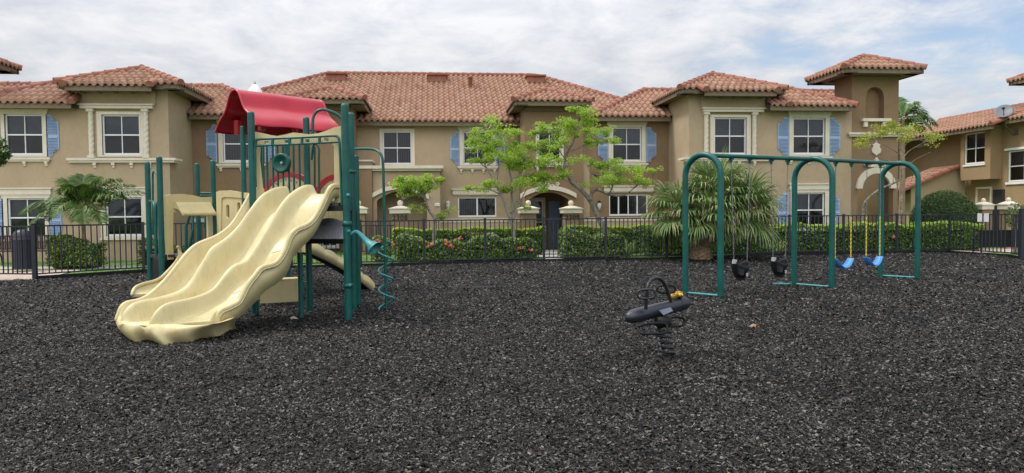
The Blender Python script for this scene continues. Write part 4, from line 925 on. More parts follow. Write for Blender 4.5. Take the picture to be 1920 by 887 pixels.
# ================================================================== SWING SET
legs = [((4.35,12.05),(4.75,11.47)), ((6.89,13.06),(7.28,12.41)), ((9.51,14.32),(9.94,13.74))]
LBL = 'green steel swing frame with three rounded arches and one long top beam'
sw = thing('swing_frame', LBL, 'swing set', (6.9, 12.8, 0)); tops = []
for (a, b) in legs:
    a = Vector((*a, 0)); b = Vector((*b, 0)); c = (a+b)/2; h = (b-a).length/2; d = (b-a).normalized(); zt = 2.445-h
    pts = [a-zz*.15, a+zz*.5, a+zz*1.2]+[c-d*(h*math.cos(q))+zz*(zt+h*math.sin(q)) for q in [math.pi*i/24 for i in range(25)]]+[b+zz*1.2, b+zz*.5, b-zz*.15]
    mb = MB(); mb.tube(pts, .053, 14); ar = mb.build('arch', M['green'], sw)
    mb = MB(); mb.tube([a+zz*.05, b+zz*.05], .02, 8); mb.build('foot_bar', M['teal'], ar)
    tops.append(c+zz*(2.445-.01))
mb = MB(); mb.tube([tops[0], tops[1], tops[2]], .038, 14); mb.build('beam', M['green'], sw)
mb = MB(); mb.tube([Vector((*legs[1][0],.045))+Vector((-.35,.12,0)), Vector((*legs[1][0],.045))], .02, 8); mb.build('foot_bar', M['teal'], sw)
def beam_at(px):
    y = lerp(292, 310, (px-1330)/360); return vpl(px, y, tops[0], tops[2]).xy
def chain(mb, a, b, r=.0042, link=.040):
    d = b-a; n = int(d.length/link); t = d.normalized(); s = t.orthogonal().normalized(); u = t.cross(s)
    for i in range(n):
        c = a+d*((i+.5)/n); q = s if i % 2 else u
        mb.tube([c+t*(link*.62*math.cos(k*math.pi/4))+q*(.0085*math.sin(k*math.pi/4)) for k in range(8)], r, 5, closed=True)
bd = (tops[2]-tops[0]); bd.z = 0; bd.normalize(); bn = Vector((-bd.y, bd.x, 0)); bz = 2.405
def hanger(p): 
    mb = MB(); mb.tube([Vector((p.x,p.y,bz)), Vector((p.x,p.y,bz-.08))], .026, 8); mb.lathe([(.046,-.03),(.046,.03)], (p.x,p.y,bz), 12); return mb
def belt(pa, pb, yb, label):
    a = beam_at(pa); b = beam_at(pb); t = thing('belt_swing', label, 'swing', (a.x, a.y, bz), 'blue belt swings on the right half of the swing frame')
    za = .51; ends = []
    for p, s in ((a, 1), (b, -1)):
        q = Vector((p.x, p.y, 0)); h = hanger(q).build('hanger', M['green'], t)
        top = q+zz*(bz-.08); bot = q+zz*za; mid = top.lerp(bot, .55); mb = MB(); chain(mb, top, mid); c = mb.build('chain', M['steel'], t)
        mb = MB(); chain(mb, mid, bot, .0072); mb.build('coated_chain', M['yellow'], c); ends.append(bot)
    P = []; n = 18
    for i in range(n+1):
        x = i/n; p = ends[0].lerp(ends[1], x); sag = .17*(1-abs(2*x-1)**2.2); p = p-zz*(sag+.01)
        w = .075*(1+.25*math.sin(math.pi*x)); P.append([p-bn*w+zz*.006, p+bn*w+zz*.006, p+bn*w-zz*.008, p-bn*w-zz*.008])
    mb = MB(); mb.grid(P, True, True); mb.add(P[0], [(0,1,2,3)]); mb.add(P[-1], [(0,1,2,3)]); mb.build('seat', M['blue'], t)
belt(1567, 1596.5, 485, 'blue belt swing on yellow coated chains next to the middle arch')
belt(1625.5, 1651, 482, 'blue belt swing on yellow coated chains beside the farthest arch')
def bucket(pa, pb, label):
    a = beam_at(pa); b = beam_at(pb); t = thing('bucket_swing', label, 'swing', (a.x, a.y, bz), 'black bucket swings on the left half of the swing frame'); c = Vector(((a.x+b.x)/2, (a.y+b.y)/2, 0))
    zb = .53
    for p, s in ((a, -1), (b, 1)):
        q = Vector((p.x, p.y, 0)); hanger(q).build('hanger', M['green'], t); mb = MB(); chain(mb, q+zz*(bz-.08), c+bd*(s*.165)+zz*(zb+.04)); mb.build('chain', M['steel'], t)
    mb = MB(); n = 28; P = []
    for i in range(9):
        v = i/8; ring = []
        for k in range(n):
            q = 2*math.pi*k/n; cut = .0+.10*max(0, math.cos(q))**2*0
            rr = .175*math.sin(lerp(.5, 1.62, v)) if v < .9 else .175; zt = lerp(.27, zb+.0+.05*math.cos(2*q), v)
            ring.append(c+bd*(rr*1.0*math.cos(q))+bn*(rr*.85*math.sin(q))+zz*zt)
        P.append(ring)
    ins = [[c+(p-c)*1 - (Vector((p.x, p.y, 0))-c)*.1+zz*.01 for p in r] for r in reversed(P)]
    P2 = P+ins; V = [p for r in P2 for p in r]; m = len(P2); Fs = []
    for i in range(m-1):
        for k in range(n):
            v = i/8 if i < 8 else (m-2-i)/8; q = 2*math.pi*(k+.5)/n
            if math.sin(q) < -.35 and abs(math.cos(q)) > .25 and .18 < v < .72: continue     # leg holes
            Fs.append((i*n+k, i*n+(k+1) % n, (i+1)*n+(k+1) % n, (i+1)*n+k))
    mb.add(V, Fs, True); st = mb.build('seat', M['black'], t, fix=False)
    mb = MB(); mb.ell(c+zz*.26, .10, .09, .025, 12, 6); mb.build('seat_base', M['black'], t)
    mb = MB(); q = c-bd*.17+zz*(zb+.05); mb.obox(q-bn*.02, bd, bn, zz, .03, .03, .035); mb.obox(c-bn*.15+zz*.35, bd, bn, zz, .02, .006, .03); mb.build('tag_and_glint', M['ribs'], st)  # grey tag; the lower grey block stands in for a pale reflection
bucket(1371, 1406, 'black bucket swing nearer to the first arch'); bucket(1446, 1477, 'black bucket swing nearer to the middle arch')

# ================================================================== SPRING RIDER
M['spring'] = mat('spring_steel', (.012,.012,.014), .35, .2, 8, spec=.4)
rc = gr(1252, 668); sr = thing('spring_rider', 'dark grey log shaped spring rider with hoop handle and loop grips', 'spring rider', rc)
b0 = dp(1184, 594, 6.95); b1 = dp(1283, 568.5, 7.32); bdv = (b1-b0).normalized(); side = bdv.cross(zz).normalized(); upv = side.cross(bdv)
def rot_body(): return bdv
mb = MB(); pts = [b0+(b1-b0)*t for t in (0,.06,.12,.5,.88,.94,1)]
mb.tube([b0-bdv*.012]+pts+[b1+bdv*.008], [.058,.067,.070,.071,.069,.069,.069,.070,.062], 22, round_ends=True)
body = mb.build('body', M['rider'], sr)
mb = MB(); 
for t in (.13, .90): 
    c = b0.lerp(b1, t); mb.tube([c-bdv*.012, c+bdv*.012], .0722, 22)
mb.build('end_band', M['rider'], body)
def BP(px, py, o): p0 = b0.lerp(b1, .5); return vpl(px, py, b0, b1)+side*o
# hoop crosses the body sideways
hA, hB = dp(1211, 579, 6.93), dp(1257, 564, 7.17)
mb = MB(); mb.tube(smooth([dp(1211,580,6.93),dp(1211.5,560,6.92),dp(1213.5,540,6.92),dp(1219,528,6.96),dp(1228,521.5,7.02),dp(1238,523,7.08),dp(1246,533,7.12),dp(1252,547,7.15),dp(1258,566,7.17)], 50, 1), .0175, 10); mb.build('hoop_handle', M['grayp'], sr)
def loop(name, pts, D, r, m, par):
    mb = MB(); P = [dp(x, y, d) for (x, y), d in zip(pts, D)]; Q = []
    n = len(P)
    for k in range(n*6):
        i = k//6; t = (k % 6)/6; p0, p1, p2, p3 = P[i-1], P[i], P[(i+1) % n], P[(i+2) % n]
        Q.append(.5*((2*p1)+(p2-p0)*t+(2*p0-5*p1+4*p2-p3)*t*t+(3*p1-p0-3*p2+p3)*t**3))
    mb.tube(Q, r, 8, closed=True); return mb.build(name, m, par)
loop('hand_grip', [(1196,548),(1203,544),(1222,543),(1229,549),(1227,556),(1220,559),(1204,560),(1196,556)], [6.85]*8, .0115, M['grayp'], sr)
loop('hand_grip', [(1232,541),(1239,536),(1258,535),(1266,541),(1264,547),(1256,549),(1240,549),(1233,546)], [7.2]*8, .0115, M['black'], sr)
loop('foot_rest', [(1197,615),(1205,609),(1235,606),(1248,608),(1251,616),(1247,624),(1225,626),(1206,626),(1199,622)], [6.75,6.75,6.9,6.95,6.92,6.85,6.75,6.7,6.72], .0135, M['black'], sr)
loop('foot_rest', [(1250,604),(1258,596),(1276,595),(1283,600),(1282,608),(1276,611),(1258,612),(1251,610)], [7.2,7.3,7.4,7.42,7.4,7.35,7.25,7.2], .0135, M['black'], sr)
mb = MB(); c = b0.lerp(b1, .62); mb.prism([[(1236,582),(1257,576),(1262,583),(1244,591)]], lambda u, v, t: dp(u, v, t), 6.98, 7.01); mb.build('side_plate', M['plate'], sr)
cm = dp(1243, 603, 7.05)
mb = MB(); mb.lathe([(0,.05),(.07,.05),(.085,.02),(.085,-.03),(.07,-.05),(0,-.05)], cm, 16); mb.build('saddle_mount', M['black'], sr)
mb = MB(); tpp = cm+Vector((0,0,-.05)); H = []
for i in range(161):
    t = i/160; a = t*5.5*2*math.pi; ax = tpp.lerp(rc+zz*.01, t); H.append(ax+Vector((.068*math.cos(a), .068*math.sin(a), 0)))
mb.tube(H, .0145, 8); mb.build('spring', M['spring'], sr)
mb = MB(); mb.lathe([(0,.03),(.07,.03),(.09,.0),(.09,-.05)], (rc.x, rc.y, 0), 14); mb.build('base_plate', M['black'], sr)
# crumpled yellow rag lying on the rider
yc = dp(1270, 552.5, 7.27); mb = MB(); P = []; n = 20; m = 12
M['rag'] = mat('yellow_rag', (.62,.36,.02), .8, .25, 30, c2=(.70,.45,.04)); 
nt = M['rag'].node_tree; nt.nodes['Color Ramp'].color_ramp.elements.new(.36).color = (.10,.04,.01,1); nt.nodes['Color Ramp'].color_ramp.elements[1].position = .40
for i in range(m+1):
    t = math.pi*i/m; rg = []
    for k in range(n):
        a = 2*math.pi*k/n; w = 1+.22*math.sin(3*a+2*t)+.12*math.sin(7*a-3*t); q = Vector((math.sin(t)*math.cos(a), math.sin(t)*math.sin(a), math.cos(t)))
        p = yc+bdv*(q.x*.075*w)+side*(q.y*.05*w)+upv*(q.z*.03*w-.004); rg.append(p)
    P.append(rg)
mb.grid(P, True, True); tag(mb.build('rag', M['rag'], None, origin=yc), 'crumpled yellow rag lying on the high end of the spring rider', 'rag')
# ================================================================== GROUND
def sheet(name, pts, z, m, kind='structure'):
    mb = MB(); L = [[Vector((x, y, 0)) for x, y in pts]]; tr = tessellate_polygon(L); mb.add([(x, y, z) for x, y in pts], [tuple(t) for t in tr])
    o = mb.build(name, m, None, fix=False); o['kind'] = kind
    me = o.data
    for p in me.polygons:
        if p.normal.z < 0: p.flip()
    return o
sheet('lawn', [(-400,-300),(400,-300),(400,900),(-400,900)], -.03, M['lawn'])
FP = [gr(*p) for p in [(66,524),(270,510.5),(677,500),(1020,491),(1250,487),(1480,479),(1780,474.5),(1893,482),(1915,486)]]
FP = [Vector((p.x, p.y, 0)) for p in FP]
mul = [(-14.5, 14.5), (-11.2, 17.35), (FP[0].x, FP[0].y-.1)]+[(p.x, p.y) for p in FP[1:-1]]+[(16.85,18.6),(17.2,14),(18,-8),(-18,-8)]
hol = [(*((Vector(beam_at(a_))+Vector(beam_at(b_)))/2), .55, .07) for a_, b_ in ((1371,1406),(1446,1477),(1567,1596),(1625,1651))]
ex_ = (RS[1][-1]+RS[3][-1])/2; hol += [(ex_.x-.25, ex_.y-.45, .55, .06), (rc.x, rc.y, .35, .025)]
mounds = [(p.x, p.y) for p in (A_, F_, B_, C_, D_, L1_, L2_, kb)]+[q for ab in legs for q in ab]
def hgt(x, y):
    x = np.asarray(x); y = np.asarray(y)
    h = .010*np.sin(x*.9+1.3*np.sin(y*.6))+.009*np.sin(y*1.3+np.sin(x*1.1)*1.2)+.006*np.sin(x*2.7+y*1.9)+.005*np.sin(x*4.1-y*3.3)
    for (cx_, cy_, r_, d_) in hol:
        q = ((x-cx_)**2+(y-cy_)**2)/r_**2; h = h-d_*np.exp(-q*1.6)+d_*.35*np.exp(-(np.sqrt(q)-1.35)**2*6)
    for (cx_, cy_) in mounds: h = h+.022*np.exp(-((x-cx_)**2+(y-cy_)**2)/.018)
    return np.maximum(h+.010, -.024)
def inpoly(X, Y, poly):
    ins = np.zeros(len(X), bool); poly = np.array(poly); j = len(poly)-1
    for i in range(len(poly)):
        xi, yi = poly[i]; xj, yj = poly[j]; ins ^= ((yi > Y) != (yj > Y)) & (X < (xj-xi)*(Y-yi)/(yj-yi+1e-12)+xi); j = i
    return ins
gx, gy = np.meshgrid(np.arange(-15, 18.01, .12), np.arange(-5, 22.01, .12)); gz = hgt(gx, gy); nx_ = gx.shape[1]
GV = np.stack([gx.ravel(), gy.ravel(), gz.ravel()], 1); ii = (np.arange(gx.shape[0]-1)[:, None]*nx_+np.arange(nx_-1)[None]).ravel(); GQ = np.stack([ii, ii+1, ii+nx_+1, ii+nx_], 1)
cc_ = GV[GQ].mean(1); okq = inpoly(cc_[:, 0], cc_[:, 1], mul); structure(np_mesh('playground_mulch', GV, GQ[okq], M['mulch'], None, True))
sheet('entrance_path', [(-20,17.2),(-14.5,14.5),(-11.2,17.36),(-9.7,17.85),(-9.6,18.3),(-9.9,21),(-20,23)], -.012, M['paver'])
sheet('walkway', [(-20,23.2),(-9,21.4),(-8,22.4),(-20,24.4)], -.018, M['conc'])
sheet('walkway', [(3.4,21.2),(4.9,21.2),(4.9,27.6),(3.4,27.6)], -.018, M['conc'])
sheet('walkway', [(17.5,21.9),(30,21.9),(30,24.0),(17.5,24.0)], -.018, M['paver'])
# loose rubber chips
def chips(n, pts_fn, s0, s1):
    xy = pts_fn(n); n = len(xy); ang = rng.uniform(0, 2*np.pi, n); L = rng.uniform(s0, s1, n); W = L*rng.uniform(.22, .5, n)
    c, s = np.cos(ang), np.sin(ang); tl = rng.normal(0, .55, n); rl = rng.normal(0, .65, n)
    z0 = rng.uniform(.001, .017, n); fold = rng.uniform(.15, .55, n)*W; bow = rng.normal(0, .12, n)*L
    V = np.zeros((n, 6, 3))
    for i, (u, v) in enumerate(((-.5,-.5),(.5,-.45),(-.55,0),(.5,.05),(-.42,.5),(.5,.45))):
        du = u*L; dv = v*W; hz = fold*(1-abs(v)*2)+du*np.tan(np.clip(tl, -.7, .7))*.5+dv*np.tan(np.clip(rl, -.9, .9))
        dv = dv+bow*(1-4*u*u)
        V[:, i, 0] = xy[:, 0]+du*c-dv*s; V[:, i, 1] = xy[:, 1]+du*s+dv*c; V[:, i, 2] = np.maximum(z0+hz, -.004)
    b = (np.arange(n)*6)[:, None]; Q = np.concatenate([b+np.array([[0,1,3,2]]), b+np.array([[2,3,5,4]])])
    V[:, :, 2] += hgt(xy[:, 0], xy[:, 1])[:, None]
    return V.reshape(-1, 3), Q
def band(d0, d1, dens):
    def fn(n):
        # points in front of the camera between depths d0 and d1 inside the mulch
        d = np.sqrt(rng.uniform(d0*d0, d1*d1, n)); x = d*rng.uniform(-.92, .92, n)
        X = x*r0.x+d*f0.x; Y = x*r0.y+d*f0.y; p = np.stack([X, Y], 1)
        ins = np.zeros(n, bool); poly = np.array(mul); j = len(poly)-1
        for i in range(len(poly)):
            xi, yi = poly[i]; xj, yj = poly[j]; cnd = ((yi > Y) != (yj > Y)) & (X < (xj-xi)*(Y-yi)/(yj-yi+1e-12)+xi); ins ^= cnd; j = i
        return p[ins]
    n = int(.92*(d1*d1-d0*d0)*dens); return n, fn
VV = []; QQ = []; o = 0
for d0, d1, dens, s0, s1 in ((3.2, 5.6, 8500, .009, .027), (5.6, 9, 4000, .010, .031), (9, 14, 1250, .014, .040), (14, 24, 300, .020, .055)):
    n, fn = band(d0, d1, dens); V, Q = chips(n, fn, s0, s1); VV.append(V); QQ.append(Q+o); o += len(V)
ch = np_mesh('mulch_chips', np.concatenate(VV), np.concatenate(QQ), M['chip']); tag(ch, 'loose shredded black rubber mulch chips covering the playground floor', 'mulch', None, 'stuff')
# scuffed hollows and litter
def litter(px, py, s, m, name, label, cat):
    p = gr(px, py); mb = MB(); n = 9; V = [(p.x+s*math.cos(a)*random.uniform(.6,1.1), p.y+s*.6*math.sin(a)*random.uniform(.6,1.1), .04+random.uniform(0,.02)) for a in [2*math.pi*k/n for k in range(n)]]
    V2 = [(x, y, z+.012) for x, y, z in V]; mb.add(V+V2+[(p.x, p.y, .085)], [(i, (i+1) % n, n+(i+1) % n, n+i) for i in range(n)]+[(n+i, n+(i+1) % n, 2*n) for i in range(n)])
    tag(mb.build(name, m, None, origin=p), label, cat)
M['leafdry'] = mat('dry_leaf', (.34,.22,.13), .8, .2, 20)
M['wrap'] = mat('pale_wrapper', (.36,.29,.25), .6, .3, 40)
litter(551, 604, .055, M['wrap'], 'crumpled_wrapper', 'crumpled pale wrapper on the mulch beside the slide legs', 'litter')
litter(1411, 620, .05, M['leafdry'], 'dry_leaf', 'single tan dry leaf on the mulch in front of the swings', 'leaf')
p = gr(1763, 528); mb = MB(); mb.ell((p.x, p.y, float(hgt(p.x, p.y))), .3, .16, .03, 14, 6); M['patchm'] = M['black']; tag(mb.build('dark_patch', M['black'], None, origin=p), 'low dark patch half sunk in mulch near the last swing arch', 'mat')  # flattened black mound standing for a dark patch on the mulch
p = gr(905, 541); mb = MB(); mb.ell((p.x, p.y, float(hgt(p.x, p.y))), .32, .16, .025, 14, 6); tag(mb.build('dark_patch', M['black'], None, origin=p), 'low dark patch in the open mulch left of centre', 'mat')  # second low black mound, a plain dark patch
# edging under the fence
mb = MB()
for a, b in zip(FP[:-1], FP[1:]):
    d = (b-a).normalized(); n = Vector((-d.y, d.x, 0)); c = (a+b)/2-n*.05; mb.obox(c+zz*.03, d, n, zz, (b-a).length/2, .03, .055)
structure(mb.build('border_kerb', M['black'], None))

# ================================================================== FENCE
fe = thing('metal_fence', 'long dark metal picket fence running behind the playground', 'fence', FP[3])
def panel(a, b, par, h=1.27, step=.128):
    d = (b-a); L = d.length; d = d.normalized(); n = Vector((-d.y, d.x, 0)); mb = MB(); c = (a+b)/2
    mb.obox(c+zz*h, d, n, zz, L/2, .02, .018); mb.obox(c+zz*.13, d, n, zz, L/2, .018, .016)
    k = max(1, int(L/step))
    for i in range(1, k): mb.obox(a+d*(L*i/k)+zz*((h+.13)/2), d, n, zz, .0115, .0115, (h-.15)/2)
    return mb.build('picket_panel', M['iron'], par)
def fpost(p, d, par, h=1.30, w=.032):
    n = Vector((-d.y, d.x, 0)); mb = MB(); mb.obox(p+zz*(h/2-.05), d, n, zz, w, w, h/2+.05); mb.obox(p+zz*(h+.012), d, n, zz, w*1.15, w*1.15, .012); return mb.build('fence_post', M['iron'], par)
for i, (a, b) in enumerate(zip(FP[:-1], FP[1:])):
    d = (b-a).normalized(); L = (b-a).length; k = max(1, round(L/1.78))
    for j in range(k):
        p = a.lerp(b, j/k); q = a.lerp(b, (j+1)/k); panel(p+d*.03, q-d*.03, fe)
        if not (i == 0 and j == 0) and i < 7: fpost(p, d, fe)
mb = MB(); p = FP[0]; mb.box(p.x-.045, p.x+.045, p.y-.045, p.y+.045, -.1, 1.31); mb.ell((p.x, p.y, 1.32), .058, .058, .035, 12, 8); mb.build('gate_post', M['iron'], fe)
p = FP[-1]; mb = MB(); mb.box(p.x-.055, p.x+.055, p.y-.055, p.y+.055, -.1, 1.42); mb.box(p.x-.065, p.x+.065, p.y-.065, p.y+.065, 1.42, 1.45); mb.build('gate_post', M['iron'], fe)
ga_ = FP[0]+Vector((-.1, .05, 0)); gb_ = Vector((-13.2, 19.1, 0)); gt = thing('fence_gate', 'dark metal picket gate at the left edge beside the thick round topped post', 'gate', ga_)
gm = ga_.lerp(gb_, .42); dd = (gb_-ga_).normalized(); panel(ga_, gm, gt, 1.26); panel(gm, gb_, gt, 1.26); fpost(gm, dd, gt, 1.27, .02)
# notice sheets on the fence
for px, lab in ((1838.5, 'white paper notice on the fence, left one of the pair'), (1851, 'white paper notice on the fence, right one of the pair')):
    a, b = FP[6], FP[7]; p = vpl(px, 408, a, b); d = (b-a).normalized(); n = Vector((d.y, -d.x, 0)); n = n if n.dot(p-CP) < 0 else -n
    c = p+n*.03; mb = MB(); mb.obox(c, d, n, zz, .085, .003, .13); t = mb.build('paper_notice', M['paper'], None, origin=c); tag(t, lab, 'notice', 'paper notices on the fence')
# ================================================================== PLANTS
def leaf_cloud(C, size, aspect=.5, up=.35):
    n = len(C); nr = rng.normal(0, 1, (n, 3)); nr[:, 2] = np.abs(nr[:, 2])*.8+up; nr[:, 1] -= .25; nr /= np.linalg.norm(nr, axis=1)[:, None]
    t = rng.normal(0, 1, (n, 3)); t -= nr*(t*nr).sum(1)[:, None]; t /= np.linalg.norm(t, axis=1)[:, None]; b = np.cross(nr, t)
    s = (rng.uniform(.65, 1.25, n)*size)[:, None]; V = np.stack([C-t*s*.5, C+b*s*aspect*.5+nr*s*.06, C+t*s*.5-nr*s*.08, C-b*s*aspect*.5+nr*s*.06], 1)
    return V.reshape(-1, 3), np.arange(n*4).reshape(n, 4)
def ell_pts(n, c, r, shell=.0):
    v = rng.normal(0, 1, (n, 3)); v /= np.linalg.norm(v, axis=1)[:, None]; k = rng.uniform(shell**3, 1, n)**(1/3); return np.array(c)+v*k[:, None]*np.array(r)
def box_pts(n, a, b, w, h, jag=.05, z0=.05, shell=.2):
    # hedge body between plan points a and b, leaves concentrated near its faces
    a = np.array(a); b = np.array(b); d = b-a; L = np.hypot(*d); d = d/L; nn = np.array([-d[1], d[0]])
    f = rng.uniform(0, 1, n); u = rng.uniform(0, L, n); v = rng.uniform(-w/2, w/2, n); z = rng.uniform(z0, h, n)
    q = rng.choice(4, n, p=[.45, .33, .12, .10]); dep = np.abs(rng.normal(0, .05, n))
    z = np.where(q == 1, h-dep, z); v = np.where(q == 0, -w/2+dep, v); u = np.where(q == 2, np.where(f < .5, dep, L-dep), u)
    bumpy = .05*np.sin(u*2.3+1)+.035*np.sin(u*5.1)+.02*np.sin(u*11); z = z+bumpy*jag/.05*(z/h)**2; v = v+rng.normal(0, .03, n)+.03*np.sin(u*3.3)
    P = a[None]+d[None]*u[:, None]+nn[None]*v[:, None]; return np.column_stack([P, z])
def hedge(name, label, cat, a, b, w, h, n, m, size=.07, group=None, top=None, jag=.05, flowers=None, stems=True):
    c = ((a[0]+b[0])/2, (a[1]+b[1])/2, 0); t = thing(name, label, cat, c, group)
    P = box_pts(n, a, b, w, h, jag); V, Q = leaf_cloud(P, size); np_mesh('foliage', V, Q, m, t)
    if top:
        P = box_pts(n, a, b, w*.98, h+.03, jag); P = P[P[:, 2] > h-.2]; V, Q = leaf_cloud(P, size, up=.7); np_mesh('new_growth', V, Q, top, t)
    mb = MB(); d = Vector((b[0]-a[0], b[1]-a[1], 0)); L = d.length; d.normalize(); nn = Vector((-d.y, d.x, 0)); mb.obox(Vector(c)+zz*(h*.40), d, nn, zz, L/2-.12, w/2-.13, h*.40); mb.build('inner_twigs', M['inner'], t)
    if flowers:
        for (px, py) in flowers:
            p = onY(px, py, a[1]-w/2-.04); mb = MB()
            for k in range(14):
                v = Vector((random.gauss(0, .03), random.gauss(0, .02), random.gauss(0, .025))); mb.ell(p+v, .028, .028, .02, 6, 4)
            mb.build('flower_head', M['flower'], t)
    return t
yh = 25.0
h1a, h1b = onY(737, 440, yh), onY(1019, 440, yh); h2a, h2b = onY(1064, 440, yh), onY(1232, 440, yh)
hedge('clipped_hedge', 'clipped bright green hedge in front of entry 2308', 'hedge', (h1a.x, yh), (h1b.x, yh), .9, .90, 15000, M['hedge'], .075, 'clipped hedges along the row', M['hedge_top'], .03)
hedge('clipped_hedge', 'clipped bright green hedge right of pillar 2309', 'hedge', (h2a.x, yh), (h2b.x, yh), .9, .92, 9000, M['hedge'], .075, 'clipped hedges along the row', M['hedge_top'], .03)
yf = 22.5
a, b = onY(745, 470, yf), onY(1003, 470, yf)
hedge('flowering_shrub', 'long loose shrub bed with red flower heads behind the middle of the fence', 'shrub', (a.x, yf), (b.x, yf), .9, .66, 11000, M['ixora'], .095, None, None, .10, [(797,454),(805,462),(837,452),(838,458),(850,464),(861,447),(845,460),(977,465),(996,469),(810,458)])
a, b = onY(697, 470, yf), onY(733, 470, yf)
hedge('flowering_shrub', 'small orange flowered shrub behind the corkscrew pole', 'shrub', (a.x, yf), (b.x, yf), .7, .60, 1200, M['ixora'], .09, None, None, .10, [(712,454),(707,452),(737,458)])
a, b = onY(1050, 470, yf), onY(1165, 470, yf)
hedge('leafy_shrub', 'loose yellow green shrub behind the fence below pillar 2309', 'shrub', (a.x, yf), (b.x, yf), .9, .78, 5200, M['ixora'], .10, None, None, .10)
a, b = onY(1205, 470, 23.2), onY(1330, 470, 23.2)
hedge('leafy_shrub', 'green shrub mass half hidden behind the fan palm', 'shrub', (a.x, 23.2), (b.x, 23.2), .9, .8, 4200, M['ixora'], .10, None, None, .10)
a, b = onY(1335, 450, 23.6), onY(1828, 450, 23.6)
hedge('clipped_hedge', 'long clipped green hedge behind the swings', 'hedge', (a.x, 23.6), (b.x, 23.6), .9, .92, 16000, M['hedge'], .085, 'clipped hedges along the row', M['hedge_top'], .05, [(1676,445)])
a, b = onY(102, 480, 22.0), onY(190, 480, 22.0)
hedge('leafy_shrub', 'green shrub at left behind the fence beside the trash bin', 'shrub', (a.x, 22.0), (b.x, 22.0), .9, .72, 4600, M['ixora'], .09, None, None, .12)
a, b = onY(268, 480, 22.6), onY(400, 480, 22.6)
hedge('leafy_shrub', 'low green shrub behind the fence and the shop panel posts', 'shrub', (a.x, 22.6), (b.x, 22.6), .8, .6, 2600, M['box'], .09, None, None, .12)
# round clipped bush
c = dp(1771, 412, 27.2); t = thing('round_bush', 'large round clipped dark green bush beside the right-hand pillars', 'bush', (c.x, c.y, 0))
P = ell_pts(11000, (c.x, c.y, .95), (1.22, 1.1, 1.2), .90); P = P[P[:, 2] > .05]; P += rng.normal(0, .02, P.shape); V, Q = leaf_cloud(P, .075); np_mesh('foliage', V, Q, M['box'], t)
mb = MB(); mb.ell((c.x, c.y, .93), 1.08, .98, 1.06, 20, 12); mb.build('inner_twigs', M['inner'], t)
P = dp(1905, 405, 22.5); t = thing('leafy_shrub', 'small leafy shrub at the right edge before the last pillar', 'shrub', (P.x, P.y, 0)); V, Q = leaf_cloud(ell_pts(700, P, (.35,.3,.45)), .08); np_mesh('foliage', V, Q, M['box'], t); mb = MB(); mb.tube([(P.x,P.y,0),(P.x,P.y,P.z)], .03, 6); mb.build('stem', M['bark'], t)
# --- flowering trees: hand placed limbs, leaf tufts along the outer twigs
def tree(label, D, base, limbs, clumps, leafm, bark, n_per, size, dj=.5, group=None, twigs=2):
    b = dp(base[0], base[1], D); t = thing('small_tree', label, 'tree', (b.x, b.y, 0), group); mb = MB(); ends = []
    for (pts, ra, rb) in limbs:
        dz = random.uniform(-dj, dj); P = []
        for i, (x, y) in enumerate(pts): P.append(dp(x, y, D+dz*(i/max(1, len(pts)-1))))
        if pts[0] == base: P = [Vector((b.x, b.y, -.05))]+P
        P = smooth(P, 8+4*len(P), 1); n = len(P); mb.tube(P, [lerp(ra, rb, i/(n-1)) for i in range(n)], 8, cap=False); ends += P[n//2:]
    C = []
    for (x, y, rx, ry) in clumps:
        c = dp(x, y, D+random.uniform(-dj, dj)); k = D/F; n = int(n_per*rx*ry/60)
        nt = max(3, int(rx*ry/34))
        for _ in range(nt):
            q = c+RT*(random.uniform(-1, 1)*rx*k*.85)+UP*(random.uniform(-1, 1)*ry*k*.8)+FW*(random.uniform(-1, 1)*rx*k*.7)
            tr = random.uniform(.5, 1.5)*9.5*k; C.append(ell_pts(max(6, int(n/nt*random.uniform(.4, 1.5))), q, (tr*1.3, tr*1.2, tr*.75)))
            near = min(ends, key=lambda e: (e-q).length)
            if random.random() < .75: m_ = near.lerp(q, .5)+Vector((random.gauss(0,.06), random.gauss(0,.06), random.gauss(-.03,.06))); mb.tube([near, m_, q], [.013,.009,.004], 5, cap=False)
    mb.build('trunk', bark, t); V, Q = leaf_cloud(np.concatenate(C), size); np_mesh('crown', V, Q, leafm, t); return t
tree('small bright green tree with a crooked dark trunk in front of entry 2308', 23.6, (814,443),
     [([(814,443),(815.5,411),(806.5,398),(800,384),(795,368),(792,356)],.085,.03), ([(796,370),(780,362),(765,357)],.03,.01), ([(795,365),(808,352),(818,345)],.028,.01), ([(815,411),(826,406),(838,398)],.025,.008), ([(798,380),(786,384),(772,390)],.02,.006), ([(793,360),(790,348),(785,340)],.025,.008), ([(780,363),(760,372),(748,380)],.014,.005)],
     [(755,342,22,9),(775,345,26,12),(798,342,24,12),(815,340,16,8),(770,357,22,9),(745,348,12,7),(800,355,14,7),(760,366,16,5),(785,362,14,6),(826,404,16,7),(842,395,7,4),(778,390,14,4)], M['leaf_y'], M['bark'], 210, .078, .5)
